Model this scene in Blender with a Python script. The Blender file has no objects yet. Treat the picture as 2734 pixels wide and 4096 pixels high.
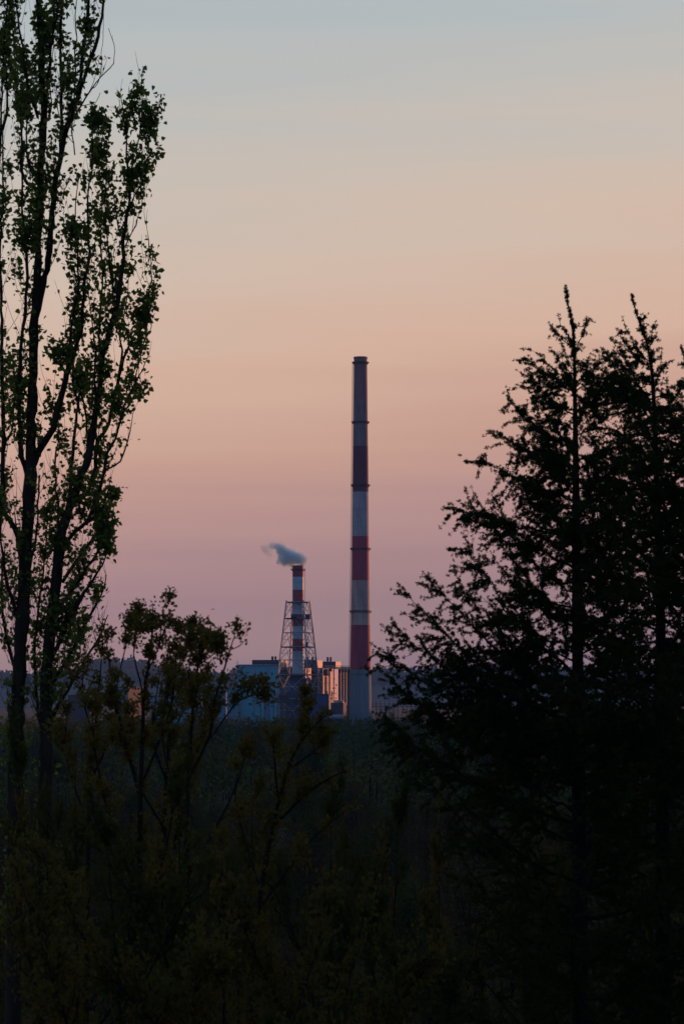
import bpy, math, random
import numpy as np
from mathutils import Vector

S = bpy.context.scene
COL = S.collection
RNG = np.random.default_rng(11)
random.seed(11)

# ------------------------------------------------------------------ camera model
F, CX, HY = 11614.0, 1367.0, 2760.0          # focal length in pixels of a 2734 x 4096 picture, level camera
W, H = 2734.0, 4096.0
def P(px, py, D):
    return np.array([(px - CX) * D / F, D, (HY - py) * D / F])

cam_d = bpy.data.cameras.new('camera'); cam = bpy.data.objects.new('camera', cam_d); COL.objects.link(cam)
cam.location = (0, 0, 0); cam.rotation_euler = (math.radians(90), 0, 0)
cam_d.sensor_fit = 'VERTICAL'; cam_d.sensor_height = 36.0; cam_d.sensor_width = 24.03
cam_d.lens = 36.0 * F / H
cam_d.shift_x = 0.0
cam_d.shift_y = (HY - H / 2) / H
cam_d.clip_start = 0.5; cam_d.clip_end = 40000
cam_d.dof.use_dof = True; cam_d.dof.focus_distance = 1800.0; cam_d.dof.aperture_fstop = 9.0
S.camera = cam

# ------------------------------------------------------------------ materials
def nmat(name):
    m = bpy.data.materials.new(name); m.use_nodes = True
    nt = m.node_tree; nt.nodes.clear()
    out = nt.nodes.new('ShaderNodeOutputMaterial')
    return m, nt, out
def mat(name, c1, c2=None, rough=0.8, scale=1.0, stretch=(1, 1, 1), metal=0.0, spec=0.3, detail=6, bump=0.0, lines=None):
    """plain procedural paint, metal or concrete: two colours mixed by a noise in the object's own space"""
    m, nt, out = nmat(name)
    b = nt.nodes.new('ShaderNodeBsdfPrincipled')
    b.inputs['Roughness'].default_value = rough; b.inputs['Metallic'].default_value = metal
    b.inputs['Specular IOR Level'].default_value = spec
    tc = nt.nodes.new('ShaderNodeTexCoord'); mp = nt.nodes.new('ShaderNodeMapping')
    mp.inputs['Scale'].default_value = stretch
    nz = nt.nodes.new('ShaderNodeTexNoise'); nz.inputs['Scale'].default_value = scale; nz.inputs['Detail'].default_value = detail
    nz.inputs['Roughness'].default_value = 0.62
    rp = nt.nodes.new('ShaderNodeValToRGB')
    c2 = c2 or tuple(v * 0.7 for v in c1)
    rp.color_ramp.elements[0].position = 0.35; rp.color_ramp.elements[0].color = (*c2, 1)
    rp.color_ramp.elements[1].position = 0.65; rp.color_ramp.elements[1].color = (*c1, 1)
    nt.links.new(tc.outputs['Object'], mp.inputs['Vector']); nt.links.new(mp.outputs[0], nz.inputs['Vector'])
    nt.links.new(nz.outputs['Fac'], rp.inputs['Fac'])
    col = rp.outputs['Color']
    if lines:                                   # panel joints: every lines[0] metres of height, lines[1] wide
        sep = nt.nodes.new('ShaderNodeSeparateXYZ'); nt.links.new(tc.outputs['Object'], sep.inputs[0])
        md = nt.nodes.new('ShaderNodeMath'); md.operation = 'PINGPONG'; md.inputs[1].default_value = lines[0] / 2
        nt.links.new(sep.outputs['Z'], md.inputs[0])
        lt = nt.nodes.new('ShaderNodeMath'); lt.operation = 'LESS_THAN'; lt.inputs[1].default_value = lines[1] / 2
        nt.links.new(md.outputs[0], lt.inputs[0])
        mx = nt.nodes.new('ShaderNodeMix'); mx.data_type = 'RGBA'; mx.blend_type = 'MULTIPLY'
        mx.inputs['B'].default_value = (lines[2],) * 3 + (1,)
        nt.links.new(lt.outputs[0], mx.inputs['Factor']); nt.links.new(col, mx.inputs['A'])
        col = mx.outputs['Result']
    nt.links.new(col, b.inputs['Base Color'])
    if bump:
        bp = nt.nodes.new('ShaderNodeBump'); bp.inputs['Strength'].default_value = bump
        nt.links.new(nz.outputs['Fac'], bp.inputs['Height']); nt.links.new(bp.outputs[0], b.inputs['Normal'])
    nt.links.new(b.outputs[0], out.inputs['Surface'])
    return m
def leafmat(name, c1, c2, trans, tf=0.35, scale=3.0):
    m, nt, out = nmat(name)
    tc = nt.nodes.new('ShaderNodeTexCoord')
    nz = nt.nodes.new('ShaderNodeTexNoise'); nz.inputs['Scale'].default_value = scale; nz.inputs['Detail'].default_value = 3
    nt.links.new(tc.outputs['Object'], nz.inputs['Vector'])
    rp = nt.nodes.new('ShaderNodeValToRGB')
    rp.color_ramp.elements[0].position = 0.38; rp.color_ramp.elements[0].color = (*c1, 1)
    rp.color_ramp.elements[1].position = 0.62; rp.color_ramp.elements[1].color = (*c2, 1)
    nt.links.new(nz.outputs['Fac'], rp.inputs['Fac'])
    d = nt.nodes.new('ShaderNodeBsdfDiffuse'); t = nt.nodes.new('ShaderNodeBsdfTranslucent')
    nt.links.new(rp.outputs[0], d.inputs['Color']); t.inputs['Color'].default_value = (*trans, 1)
    mx = nt.nodes.new('ShaderNodeMixShader'); mx.inputs[0].default_value = tf
    nt.links.new(d.outputs[0], mx.inputs[1]); nt.links.new(t.outputs[0], mx.inputs[2])
    nt.links.new(mx.outputs[0], out.inputs['Surface'])
    return m

M = {}
M['red'] = mat('faded_red_paint', (0.34, 0.034, 0.074), (0.20, 0.024, 0.054), 0.75, 0.24, (1.3, 1.3, 0.22))
M['red_sooty'] = mat('sooty_red_paint', (0.115, 0.030, 0.056), (0.075, 0.026, 0.044), 0.9, 0.12, (1, 1, 0.3))
M['soot'] = mat('soot_covered_concrete', (0.27, 0.125, 0.150), (0.16, 0.090, 0.110), 0.95, 0.22, (1.3, 1.3, 0.22))
M['white_sooty'] = mat('sooty_white_paint', (0.26, 0.20, 0.21), (0.11, 0.085, 0.10), 0.9, 0.16, (1.4, 1.4, 0.3))
M['white_grey'] = mat('weathered_white_paint', (0.40, 0.40, 0.43), (0.20, 0.20, 0.24), 0.8, 0.30, (1.4, 1.4, 0.2), lines=(7.5, 0.35, 0.82))
M['white_worn'] = mat('worn_white_paint', (0.47, 0.36, 0.33), (0.26, 0.21, 0.20), 0.85, 0.32, (1.4, 1.4, 0.18), lines=(7.5, 0.35, 0.85))
M['concrete'] = mat('haze_tinted_concrete', (0.15, 0.21, 0.25), (0.11, 0.16, 0.195), 0.9, 0.25, (1.5, 1.5, 0.2), lines=(5.0, 0.25, 0.85))  # bare concrete, its blue tint standing in for low haze
M['red_new'] = mat('clean_red_paint', (0.31, 0.045, 0.070), (0.26, 0.036, 0.058), 0.6, 0.3, (1, 1, 0.4), lines=(8, 0.3, 0.7))
M['white_new'] = mat('clean_white_paint', (0.46, 0.53, 0.58), (0.37, 0.45, 0.51), 0.55, 0.3, (1, 1, 0.3), lines=(8, 0.35, 0.7))
M['steel'] = mat('galvanised_steel', (0.30, 0.30, 0.33), (0.22, 0.22, 0.25), 0.55, 2.0, metal=0.2)
M['dark_steel'] = mat('dark_painted_steel', (0.05, 0.05, 0.065), (0.03, 0.03, 0.042), 0.6, 1.0)
M['clad_teal'] = mat('pale_teal_sheet_cladding', (0.11, 0.40, 0.50), (0.09, 0.35, 0.45), 0.6, 0.12, (1, 1, 0.5), lines=(3.4, 0.28, 0.80))
M['clad_low'] = mat('dull_teal_sheet_cladding', (0.09, 0.25, 0.33), (0.065, 0.20, 0.27), 0.6, 0.15, lines=(2.6, 0.25, 0.8))
M['shade_dimmed_wall'] = mat('shade_dimmed_pinkish_wall', (0.045, 0.036, 0.048), (0.034, 0.028, 0.036), 0.85, 0.3)  # base colour darkened so the workshop's end wall looks shaded
M['roof'] = mat('bitumen_roof', (0.05, 0.05, 0.055), (0.03, 0.03, 0.035), 0.9, 0.3)
M['slate_wall'] = mat('slate_blue_sheet_wall', (0.050, 0.060, 0.090), (0.036, 0.044, 0.066), 0.7, 0.25, (1, 1, 0.3), lines=(3.0, 0.2, 0.75))
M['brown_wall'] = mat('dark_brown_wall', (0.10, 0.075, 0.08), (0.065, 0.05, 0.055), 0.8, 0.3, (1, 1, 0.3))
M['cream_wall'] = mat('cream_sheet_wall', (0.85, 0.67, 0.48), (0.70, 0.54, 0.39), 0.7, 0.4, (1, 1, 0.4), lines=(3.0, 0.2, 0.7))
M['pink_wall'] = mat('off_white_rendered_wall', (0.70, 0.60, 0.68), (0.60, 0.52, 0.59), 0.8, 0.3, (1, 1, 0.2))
M['blue_wall'] = mat('strong_blue_sheet_wall', (0.016, 0.058, 0.17), (0.013, 0.047, 0.14), 0.55, 0.25, (1, 1, 0.3), lines=(2.4, 0.15, 0.85))
M['vessel'] = mat('navy_painted_vessel', (0.028, 0.062, 0.125), (0.022, 0.048, 0.10), 0.55, 0.3, lines=(2.2, 0.15, 0.8))
M['pale_strip'] = mat('pale_concrete_plinth', (0.24, 0.31, 0.38), (0.17, 0.23, 0.29), 0.9, 0.5)
M['pipe'] = mat('aluminium_pipe_jacket', (0.42, 0.38, 0.34), (0.30, 0.27, 0.25), 0.4, 1.0, metal=0.4)
M['window'] = mat('dark_window_glass', (0.02, 0.025, 0.035), (0.015, 0.018, 0.025), 0.25, 1.0)
M['bark'] = mat('grey_brown_bark', (0.046, 0.033, 0.024), (0.021, 0.016, 0.012), 0.95, 9.0, (1, 1, 0.25), bump=0.6, spec=0.1)
M['bark_larch'] = mat('dark_larch_bark', (0.020, 0.016, 0.014), (0.010, 0.008, 0.008), 0.95, 14.0, (1, 1, 0.3), bump=0.6, spec=0.1)
M['bark_oak'] = mat('oak_bark', (0.022, 0.018, 0.015), (0.011, 0.009, 0.008), 0.95, 12.0, (1, 1, 0.3), bump=0.6, spec=0.1)
M['leaf_poplar'] = leafmat('poplar_leaf', (0.050, 0.082, 0.020), (0.095, 0.115, 0.028), (0.25, 0.33, 0.07), 0.50, 2.0)
M['needle'] = leafmat('larch_needle', (0.020, 0.036, 0.013), (0.036, 0.055, 0.018), (0.06, 0.09, 0.025), 0.35, 2.0)
M['leaf_oak'] = leafmat('young_oak_leaf', (0.125, 0.078, 0.019), (0.085, 0.085, 0.021), (0.22, 0.16, 0.035), 0.42, 3.5)
M['leaf_oak_low'] = leafmat('dull_oak_leaf', (0.105, 0.072, 0.018), (0.062, 0.064, 0.018), (0.16, 0.12, 0.03), 0.38, 2.0)
M['leaf_dark'] = leafmat('dark_green_leaf', (0.030, 0.042, 0.015), (0.060, 0.054, 0.016), (0.08, 0.09, 0.02), 0.32, 1.2)
M['leaf_brown'] = leafmat('bronze_spring_leaf', (0.075, 0.050, 0.022), (0.042, 0.044, 0.017), (0.10, 0.07, 0.03), 0.3, 0.4)
M['leaf_far'] = leafmat('far_wood_leaf', (0.045, 0.064, 0.011), (0.12, 0.10, 0.020), (0.06, 0.06, 0.02), 0.2, 0.07)
M['leaf_hill'] = leafmat('haze_tinted_conifer_leaf', (0.022, 0.052, 0.046), (0.034, 0.068, 0.062), (0.02, 0.05, 0.04), 0.15, 0.05)  # distance haze mixed into the leaf colour of the hill trees
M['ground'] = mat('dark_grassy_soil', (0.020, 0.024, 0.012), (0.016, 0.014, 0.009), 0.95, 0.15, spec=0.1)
M['hill'] = mat('haze_tinted_hill_cover', (0.026, 0.060, 0.060), (0.018, 0.044, 0.046), 0.95, 0.02, spec=0.1)  # blue and brightness of far haze are put into this cover

# ------------------------------------------------------------------ mesh helpers
class MB:
    """collects shapes, then links them as ONE mesh object"""
    def __init__(s): s.v, s.f, s.n, s.mi = [], [], 0, []
    def raw(s, v, faces, mi=0):
        v = np.asarray(v, dtype=np.float64); faces = np.asarray(faces, dtype=np.int64)
        s.v.append(v); s.f.append(faces + s.n); s.n += len(v); s.mi.append((len(faces), mi))
    def box(s, c, u, v, w, mi=0):
        """centre and three half-axes"""
        c, u, v, w = (np.asarray(a, float) for a in (c, u, v, w))
        pts = [c + a * u + b * v + d * w for d in (-1, 1) for b in (-1, 1) for a in (-1, 1)]
        s.raw(pts, [[0, 2, 3, 1], [4, 5, 7, 6], [0, 1, 5, 4], [2, 6, 7, 3], [0, 4, 6, 2], [1, 3, 7, 5]], mi)
    def abox(s, x0, x1, y0, y1, z0, z1, mi=0):
        s.box(((x0+x1)/2, (y0+y1)/2, (z0+z1)/2), ((x1-x0)/2, 0, 0), (0, (y1-y0)/2, 0), (0, 0, (z1-z0)/2), mi)
    def tube(s, pts, rad, n=6, mi=0, cap=True):
        pts = np.asarray(pts, float); k = len(pts)
        rad = np.broadcast_to(np.asarray(rad, float), (k,))
        t = np.gradient(pts, axis=0); t /= np.linalg.norm(t, axis=1, keepdims=True) + 1e-12
        ref = np.array([0.0, 0, 1]) if abs(t[:, 2]).mean() < 0.85 else np.array([0.0, 1, 0])
        a = np.cross(t, ref); a /= np.linalg.norm(a, axis=1, keepdims=True) + 1e-12
        b = np.cross(t, a)
        th = np.arange(n) * 2 * math.pi / n
        ring = pts[:, None, :] + rad[:, None, None] * (np.cos(th)[None, :, None] * a[:, None, :] + np.sin(th)[None, :, None] * b[:, None, :])
        i = np.arange(k - 1)[:, None] * n; j = np.arange(n)[None, :]; j2 = (j + 1) % n
        q = np.stack([i + j, i + j2, i + n + j2, i + n + j], -1).reshape(-1, 4)
        s.raw(ring.reshape(-1, 3), q, mi)
        if cap and n >= 3:
            for off, r in ((0, list(range(n))[::-1]), ((k - 1) * n, list(range(n)))):
                if n == 4: s.raw(ring.reshape(-1, 3)[off:off+4], [r], mi)
                else: s.raw(np.vstack([ring.reshape(-1, 3)[off:off+n], pts[0 if off == 0 else -1]]), [[r[q_], r[(q_+1) % n], n] for q_ in range(n)], mi)
    def lathe(s, cx, cy, prof, n=32, mis=None, cap=True):
        """prof: list of (radius, z); mis: material per segment"""
        th = np.arange(n) * 2 * math.pi / n
        for k in range(len(prof) - 1):
            (r0, z0), (r1, z1) = prof[k], prof[k + 1]
            v = [(cx + r0*c, cy + r0*d, z0) for c, d in zip(np.cos(th), np.sin(th))] + [(cx + r1*c, cy + r1*d, z1) for c, d in zip(np.cos(th), np.sin(th))]
            s.raw(v, [[j, (j+1) % n, n + (j+1) % n, n + j] for j in range(n)], mis[k] if mis else 0)
        if cap:
            for (r, z), m_ in ((prof[0], 0), (prof[-1], -1)):
                if r > 1e-6:
                    v = [(cx + r*c, cy + r*d, z) for c, d in zip(np.cos(th), np.sin(th))] + [(cx, cy, z)]
                    s.raw(v, [[j, (j+1) % n, n] for j in range(n)], mis[m_] if mis else 0)
    def ring(s, cx, cy, ri, ro, z0, z1, n=32, mi=0):
        s.lathe(cx, cy, [(ri, z0), (ro, z0), (ro, z1), (ri, z1), (ri, z0)], n, [mi]*4, cap=False)
    def build(s, name, mats, parent=None, origin=None, smooth=False):
        v = np.vstack(s.v)
        if origin is not None: v = v - np.asarray(origin, float)
        loops, starts, totals, mi, pos = [], [], [], [], 0
        for f, (cnt, m_) in zip(s.f, s.mi):
            k = f.shape[1]; loops.append(f.reshape(-1)); starts.append(pos + np.arange(cnt) * k); totals.append(np.full(cnt, k))
            mi.append(np.full(cnt, m_)); pos += cnt * k
        loops = np.concatenate(loops).astype(np.int32); starts = np.concatenate(starts).astype(np.int32)
        me = bpy.data.meshes.new(name)
        me.vertices.add(len(v)); me.vertices.foreach_set('co', v.astype(np.float32).ravel())
        me.loops.add(len(loops)); me.loops.foreach_set('vertex_index', loops)
        me.polygons.add(len(starts)); me.polygons.foreach_set('loop_start', starts)
        me.polygons.foreach_set('loop_total', np.concatenate(totals).astype(np.int32))
        me.polygons.foreach_set('material_index', np.concatenate(mi).astype(np.int32))
        if smooth: me.polygons.foreach_set('use_smooth', np.ones(len(starts), dtype=bool))
        me.update(); me.validate()
        for m_ in (mats if isinstance(mats, (list, tuple)) else [mats]): me.materials.append(m_)
        o = bpy.data.objects.new(name, me); COL.objects.link(o)
        if parent is not None: o.parent = parent
        elif origin is not None: o.location = origin
        return o

def tag(o, label=None, cat=None, group=None, kind=None):
    if label: o['label'] = label
    if cat: o['category'] = cat
    if group: o['group'] = group
    if kind: o['kind'] = kind
    return o
def thing(name, label, cat, loc, group=None, rz=0):
    o = bpy.data.objects.new(name, None); COL.objects.link(o)
    o.empty_display_size = 0.5; o.location = tuple(loc); o.rotation_euler = (0, 0, rz)
    return tag(o, label, cat, group)
def dup(root, loc, rz, sc=1.0, label=None):
    r = root.copy(); COL.objects.link(r); r.location = tuple(loc); r.rotation_euler = (0, 0, rz); r.scale = (sc, sc, sc)
    if label: r['label'] = label
    for ch in list(root.children):
        c = ch.copy(); COL.objects.link(c); c.parent = r
        for g in ch.children:
            d = g.copy(); COL.objects.link(d); d.parent = c
    return r
def sstep(a, b, x):
    t = np.clip((x - a) / (b - a), 0, 1); return t * t * (3 - 2 * t)

# ------------------------------------------------------------------ terrain
GZ = -30.0
def terrain(x, y):
    x, y = np.asarray(x, float), np.asarray(y, float)
    z = -1.7 - 28.3 * sstep(2, 115, y) ** 0.8 * np.ones_like(x)
    z = z + 0.7 * np.sin(x * 0.11 + 1.3) * np.sin(y * 0.05) * sstep(8, 80, y)
    # unseen rise on the right, added to shade slopes and wood from low sun
    edge = 0.135 * np.abs(y) + 34
    rise = sstep(0, 90, x - edge)
    top = 22 * (1 - sstep(700, 1250, y)) + 0.0
    z = z + rise * (top - GZ - (z - GZ) * 0.6 + 3 * np.sin(x * 0.02) * np.sin(y * 0.017)) * (1 - sstep(2300, 2800, y)) * sstep(-120, 20, y)
    return z
def grid_sheet(name, xs, ys, fn, m, kind='structure'):
    X, Y = np.meshgrid(xs, ys); Z = fn(X, Y)
    b = MB(); nx = len(xs); ny = len(ys)
    i = np.arange(ny - 1)[:, None] * nx; j = np.arange(nx - 1)[None, :]
    q = np.stack([i + j, i + j + 1, i + nx + j + 1, i + nx + j], -1).reshape(-1, 4)
    b.raw(np.stack([X, Y, Z], -1).reshape(-1, 3), q)
    o = b.build(name, m, smooth=True); tag(o, kind=kind); return o
xs = np.concatenate([-np.geomspace(4000, 60, 34), np.linspace(-50, 50, 31), np.geomspace(60, 4000, 60)])
ys = np.concatenate([np.linspace(-150, 0, 10), np.linspace(5, 200, 50), np.geomspace(215, 9400, 70)])
grid_sheet('ground', xs, ys, terrain, M['ground'])

def hill_from(name, prof, D, depth, m):
    """a long hill whose skyline passes through the given picture points at distance D"""
    px = np.array([p[0] for p in prof], float); py = np.array([p[1] for p in prof], float)
    wx = (px - CX) * D / F; wz = (HY - py) * D / F
    def fn(X, Y):
        top = np.interp(X, wx, wz) + 2.5 * np.sin(X * 0.021) + 1.5 * np.sin(X * 0.057 + Y * 0.01)
        k = np.exp(-((Y - D) / depth) ** 2)
        return GZ - 3 + (top - GZ + 3) * k
    o = grid_sheet(name, np.linspace(wx[0], wx[-1], 160), np.linspace(D - 2.2 * depth, D + 2.2 * depth, 30), fn, m)
    return fn, wx
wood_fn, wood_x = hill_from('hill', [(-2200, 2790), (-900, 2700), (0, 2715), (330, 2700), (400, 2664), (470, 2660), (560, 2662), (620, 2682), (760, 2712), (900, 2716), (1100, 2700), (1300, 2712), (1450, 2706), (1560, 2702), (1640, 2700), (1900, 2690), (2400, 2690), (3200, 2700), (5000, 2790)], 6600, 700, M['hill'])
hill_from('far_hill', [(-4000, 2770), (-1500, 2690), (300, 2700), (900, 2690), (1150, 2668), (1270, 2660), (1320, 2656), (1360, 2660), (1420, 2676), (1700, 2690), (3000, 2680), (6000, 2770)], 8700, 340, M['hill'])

# ------------------------------------------------------------------ foliage helpers
def rand_dirs(n, rng=RNG):
    v = rng.normal(size=(n, 3)); return v / np.linalg.norm(v, axis=1, keepdims=True)
def frames(axis, rng=RNG):
    """random perpendicular pair to each axis"""
    r = rand_dirs(len(axis), rng); u = np.cross(axis, r); u /= np.linalg.norm(u, axis=1, keepdims=True) + 1e-9
    return u, np.cross(axis, u)
LEAF_T = {  # (along, across, fold) outline of half a leaf and its mirror
    'deltoid': np.array([(0, 0, 0), (0.18, 0.46, 0.10), (0.55, 0.34, 0.08), (1.0, 0, 0.0), (0.55, -0.34, 0.08), (0.18, -0.46, 0.10)]),
    'oak': np.array([(0, 0, 0), (0.35, 0.22, 0.06), (0.75, 0.34, 0.08), (1.05, 0, -0.05), (0.75, -0.34, 0.08), (0.35, -0.22, 0.06)]),
    'card': np.array([(0, 0, 0), (0.3, 0.42, 0.1), (0.8, 0.3, 0.12), (1.0, 0, 0), (0.7, -0.36, 0.1), (0.25, -0.4, 0.1)])}
def leaves(mb, pos, axis, size, kind='deltoid', mi=0, rng=RNG):
    n = len(pos)
    if n == 0: return
    u, w = frames(axis, rng); T = LEAF_T[kind]
    size = np.broadcast_to(size, (n,))[:, None, None]
    v = pos[:, None, :] + size * (T[None, :, 0:1] * axis[:, None, :] + T[None, :, 1:2] * u[:, None, :] + T[None, :, 2:3] * w[:, None, :])
    base = np.arange(n)[:, None] * 6
    q = np.concatenate([base + np.array([[0, 1, 2, 3]]), base + np.array([[0, 3, 4, 5]])], 0)
    mb.raw(v.reshape(-1, 3), q, mi)
def rosettes(mb, pos, axis, size, k=11, mi=0, rng=RNG):
    """larch spur shoots: k thin needles spreading from each point"""
    n = len(pos)
    if n == 0: return
    ax = np.repeat(axis, k, 0) * 0.45 + rand_dirs(n * k, rng); ax /= np.linalg.norm(ax, axis=1, keepdims=True)
    u, _ = frames(ax, rng); p = np.repeat(pos, k, 0)
    L = np.repeat(np.broadcast_to(size, (n,)), k)[:, None] * rng.uniform(0.75, 1.15, (n * k, 1))
    a = p + ax * L * 0.55 + u * L * 0.17; b = p + ax * L; c = p + ax * L * 0.55 - u * L * 0.17
    v = np.stack([p, a, b, c], 1).reshape(-1, 3)
    mb.raw(v, np.arange(n * k)[:, None] * 4 + np.array([[0, 1, 2, 3]]), mi)
def smooth_path(pts, step=0.25):
    """Catmull-Rom through pts (n, k columns), resampled"""
    p = np.asarray(pts, float); q = np.vstack([2 * p[0] - p[1], p, 2 * p[-1] - p[-2]]); out = []
    for i in range(1, len(q) - 2):
        m = max(2, int(np.linalg.norm(q[i+1, :3] - q[i, :3]) / step) + 1)
        t = np.linspace(0, 1, m, endpoint=False)[:, None]
        out.append(0.5 * (2*q[i] + (q[i+1]-q[i-1])*t + (2*q[i-1]-5*q[i]+4*q[i+1]-q[i+2])*t**2 + (3*q[i]-q[i-1]-3*q[i+1]+q[i+2])*t**3))
    out.append(p[-1:]); return np.vstack(out)
def curve_twig(p0, d0, L, up, wob, n=6, rng=RNG):
    """a twig that leaves along d0 and bends towards vertical"""
    pts = [np.array(p0, float)]; d = np.array(d0, float); d /= np.linalg.norm(d)
    for i in range(n):
        d = d + np.array([0, 0, up / n]) + rng.normal(size=3) * wob; d /= np.linalg.norm(d)
        pts.append(pts[-1] + d * L / n)
    return np.array(pts)

# ------------------------------------------------------------------ poplars
def stem3(D, pts, seed, lean):
    """picture path (px, py, radius px) to a 3-D stem; depth wanders by itself"""
    r = np.random.default_rng(seed); n = len(pts)
    dep = lean[0] + (lean[1] - lean[0]) * np.linspace(0, 1, n) + np.concatenate([[0], r.normal(size=n-1) * 0.05])
    out = []
    for (px, py, rr), d in zip(pts, dep):
        q = P(px, py, D); s = D / F
        out.append([q[0] * (D + d) / D, D + d, q[2] * (D + d) / D, rr * s])
    return smooth_path(out, 0.18)
def make_poplar(stems, D, seed, label, base_xy, dens=1.0):
    rng = np.random.default_rng(seed)
    tr, cr = MB(), MB()
    base = np.array([base_xy[0], base_xy[1], float(terrain(base_xy[0], base_xy[1]))])
    root = thing('poplar_tree', label, 'tree', base)
    lp, la, ls = [], [], []
    def cluster(p, n):
        c = rng.normal(size=(n, 3)) * np.array([0.05, 0.05, 0.06]) + p
        a = rand_dirs(n, rng) + np.array([0, 0, -0.35]); a /= np.linalg.norm(a, axis=1, keepdims=True)
        lp.append(c); la.append(a); ls.append(rng.uniform(0.045, 0.098, n))
    for k, (pts, lean, leafy, tw) in enumerate(stems):
        st = stem3(D, pts, seed * 100 + k, lean)
        # knobbly bark outline
        st[:, 3] *= 0.94 * (1 + 0.10 * rng.normal(size=len(st)).clip(-1, 1.5))
        st[1:-1, 0] += rng.normal(size=len(st)-2) * 0.008
        tr.tube(st[:, :3], np.maximum(st[:, 3], 0.004), 8 if st[0, 3] > 0.02 else 5)
        L = len(st)
        patch = rng.uniform(0, 6.28, 3)
        for i in range(1, L):
            p = st[i, :3]
            if p[2] < -4.5: continue
            f = 0.5 + 0.5 * math.sin(p[2] * 2.3 + patch[0]) + 0.25 * math.sin(p[2] * 5.1 + patch[1])   # leafy and bare stretches
            for _ in range(rng.poisson(2.1 * dens * tw * (0.42 + 0.65 * f))):
                az = rng.uniform(0, 6.283)
                out = np.array([math.cos(az), math.sin(az), 0])
                d0 = out * rng.uniform(0.45, 0.9) + np.array([0, 0, rng.uniform(0.5, 1.1)])
                TL = rng.uniform(0.25, 1.0) * (1.05 - 0.80 * i / L)
                t = curve_twig(p, d0, TL, 1.5, 0.07, 7, rng)
                r0 = min(0.0075, st[i, 3] * 0.6 + 0.002) * (0.5 + 0.6 * TL)
                cr.tube(t, np.linspace(r0, 0.0022, len(t)), 3, 1, cap=False)
                lf = leafy * (0.25 + 1.1 * f)
                bare = rng.random() > 0.9 * lf + 0.12
                for q in range(2, len(t)):
                    for _ in range(2):
                        if rng.random() < (0.07 if bare else 0.72):
                            d = rand_dirs(1, rng)[0] * np.array([1, 1, 0.4]) + np.array([0, 0, 0.5])
                            e = t[q] + d * rng.uniform(0.02, 0.09)
                            cr.tube(np.array([t[q], (t[q] + e) / 2 + 0.01, e]), [0.003, 0.0025, 0.002], 3, 1, cap=False)
                            cluster(e, rng.integers(2, 6))
                if rng.random() < 0.6:                           # a fork of the twig
                    q = rng.integers(2, 5); az = rng.uniform(0, 6.283)
                    t2 = curve_twig(t[q], np.array([math.cos(az) * 0.7, math.sin(az) * 0.7, 0.8]), TL * rng.uniform(0.35, 0.7), 1.2, 0.07, 5, rng)
                    cr.tube(t2, np.linspace(r0 * 0.6, 0.002, len(t2)), 3, 1, cap=False)
                    for w in range(2, len(t2)):
                        if rng.random() < (0.08 if bare else 0.6): cluster(t2[w], rng.integers(2, 6))
            if tw > 0.25:                                        # thin, nearly upright bare shoots
                for _ in range(rng.poisson(0.30 if p[2] > 3.5 else 0.8 if p[2] > 1.6 else 1.7)):
                    az = rng.uniform(0, 6.283)
                    t = curve_twig(p, np.array([math.cos(az) * 0.55, math.sin(az) * 0.55, 0.9]), rng.uniform(0.5, 1.5) * (1.05 - 0.75 * i / L), 1.1, 0.06, 9, rng)
                    cr.tube(t, np.linspace(0.0055, 0.0020, len(t)), 3, 1, cap=False)
                    for q in range(3, len(t)):
                        if rng.random() < 0.22: cluster(t[q], rng.integers(1, 4))
            if leafy > 0 and st[i, 3] < 0.03 and rng.random() < 0.30 * leafy * f * 1.6:
                cluster(p + rng.normal(size=3) * 0.03, rng.integers(3, 7))
    tr.build('trunk', M['bark'], root, base, smooth=True)
    leaves(cr, np.vstack(lp), np.vstack(la), np.concatenate(ls), 'deltoid', 0, rng)
    cr.build('crown', [M['leaf_poplar'], M['bark']], root, base)
    return root
DP = 45.0
def fall(D, px, y0, base):        # continue a stem down to the ground
    return None
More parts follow.
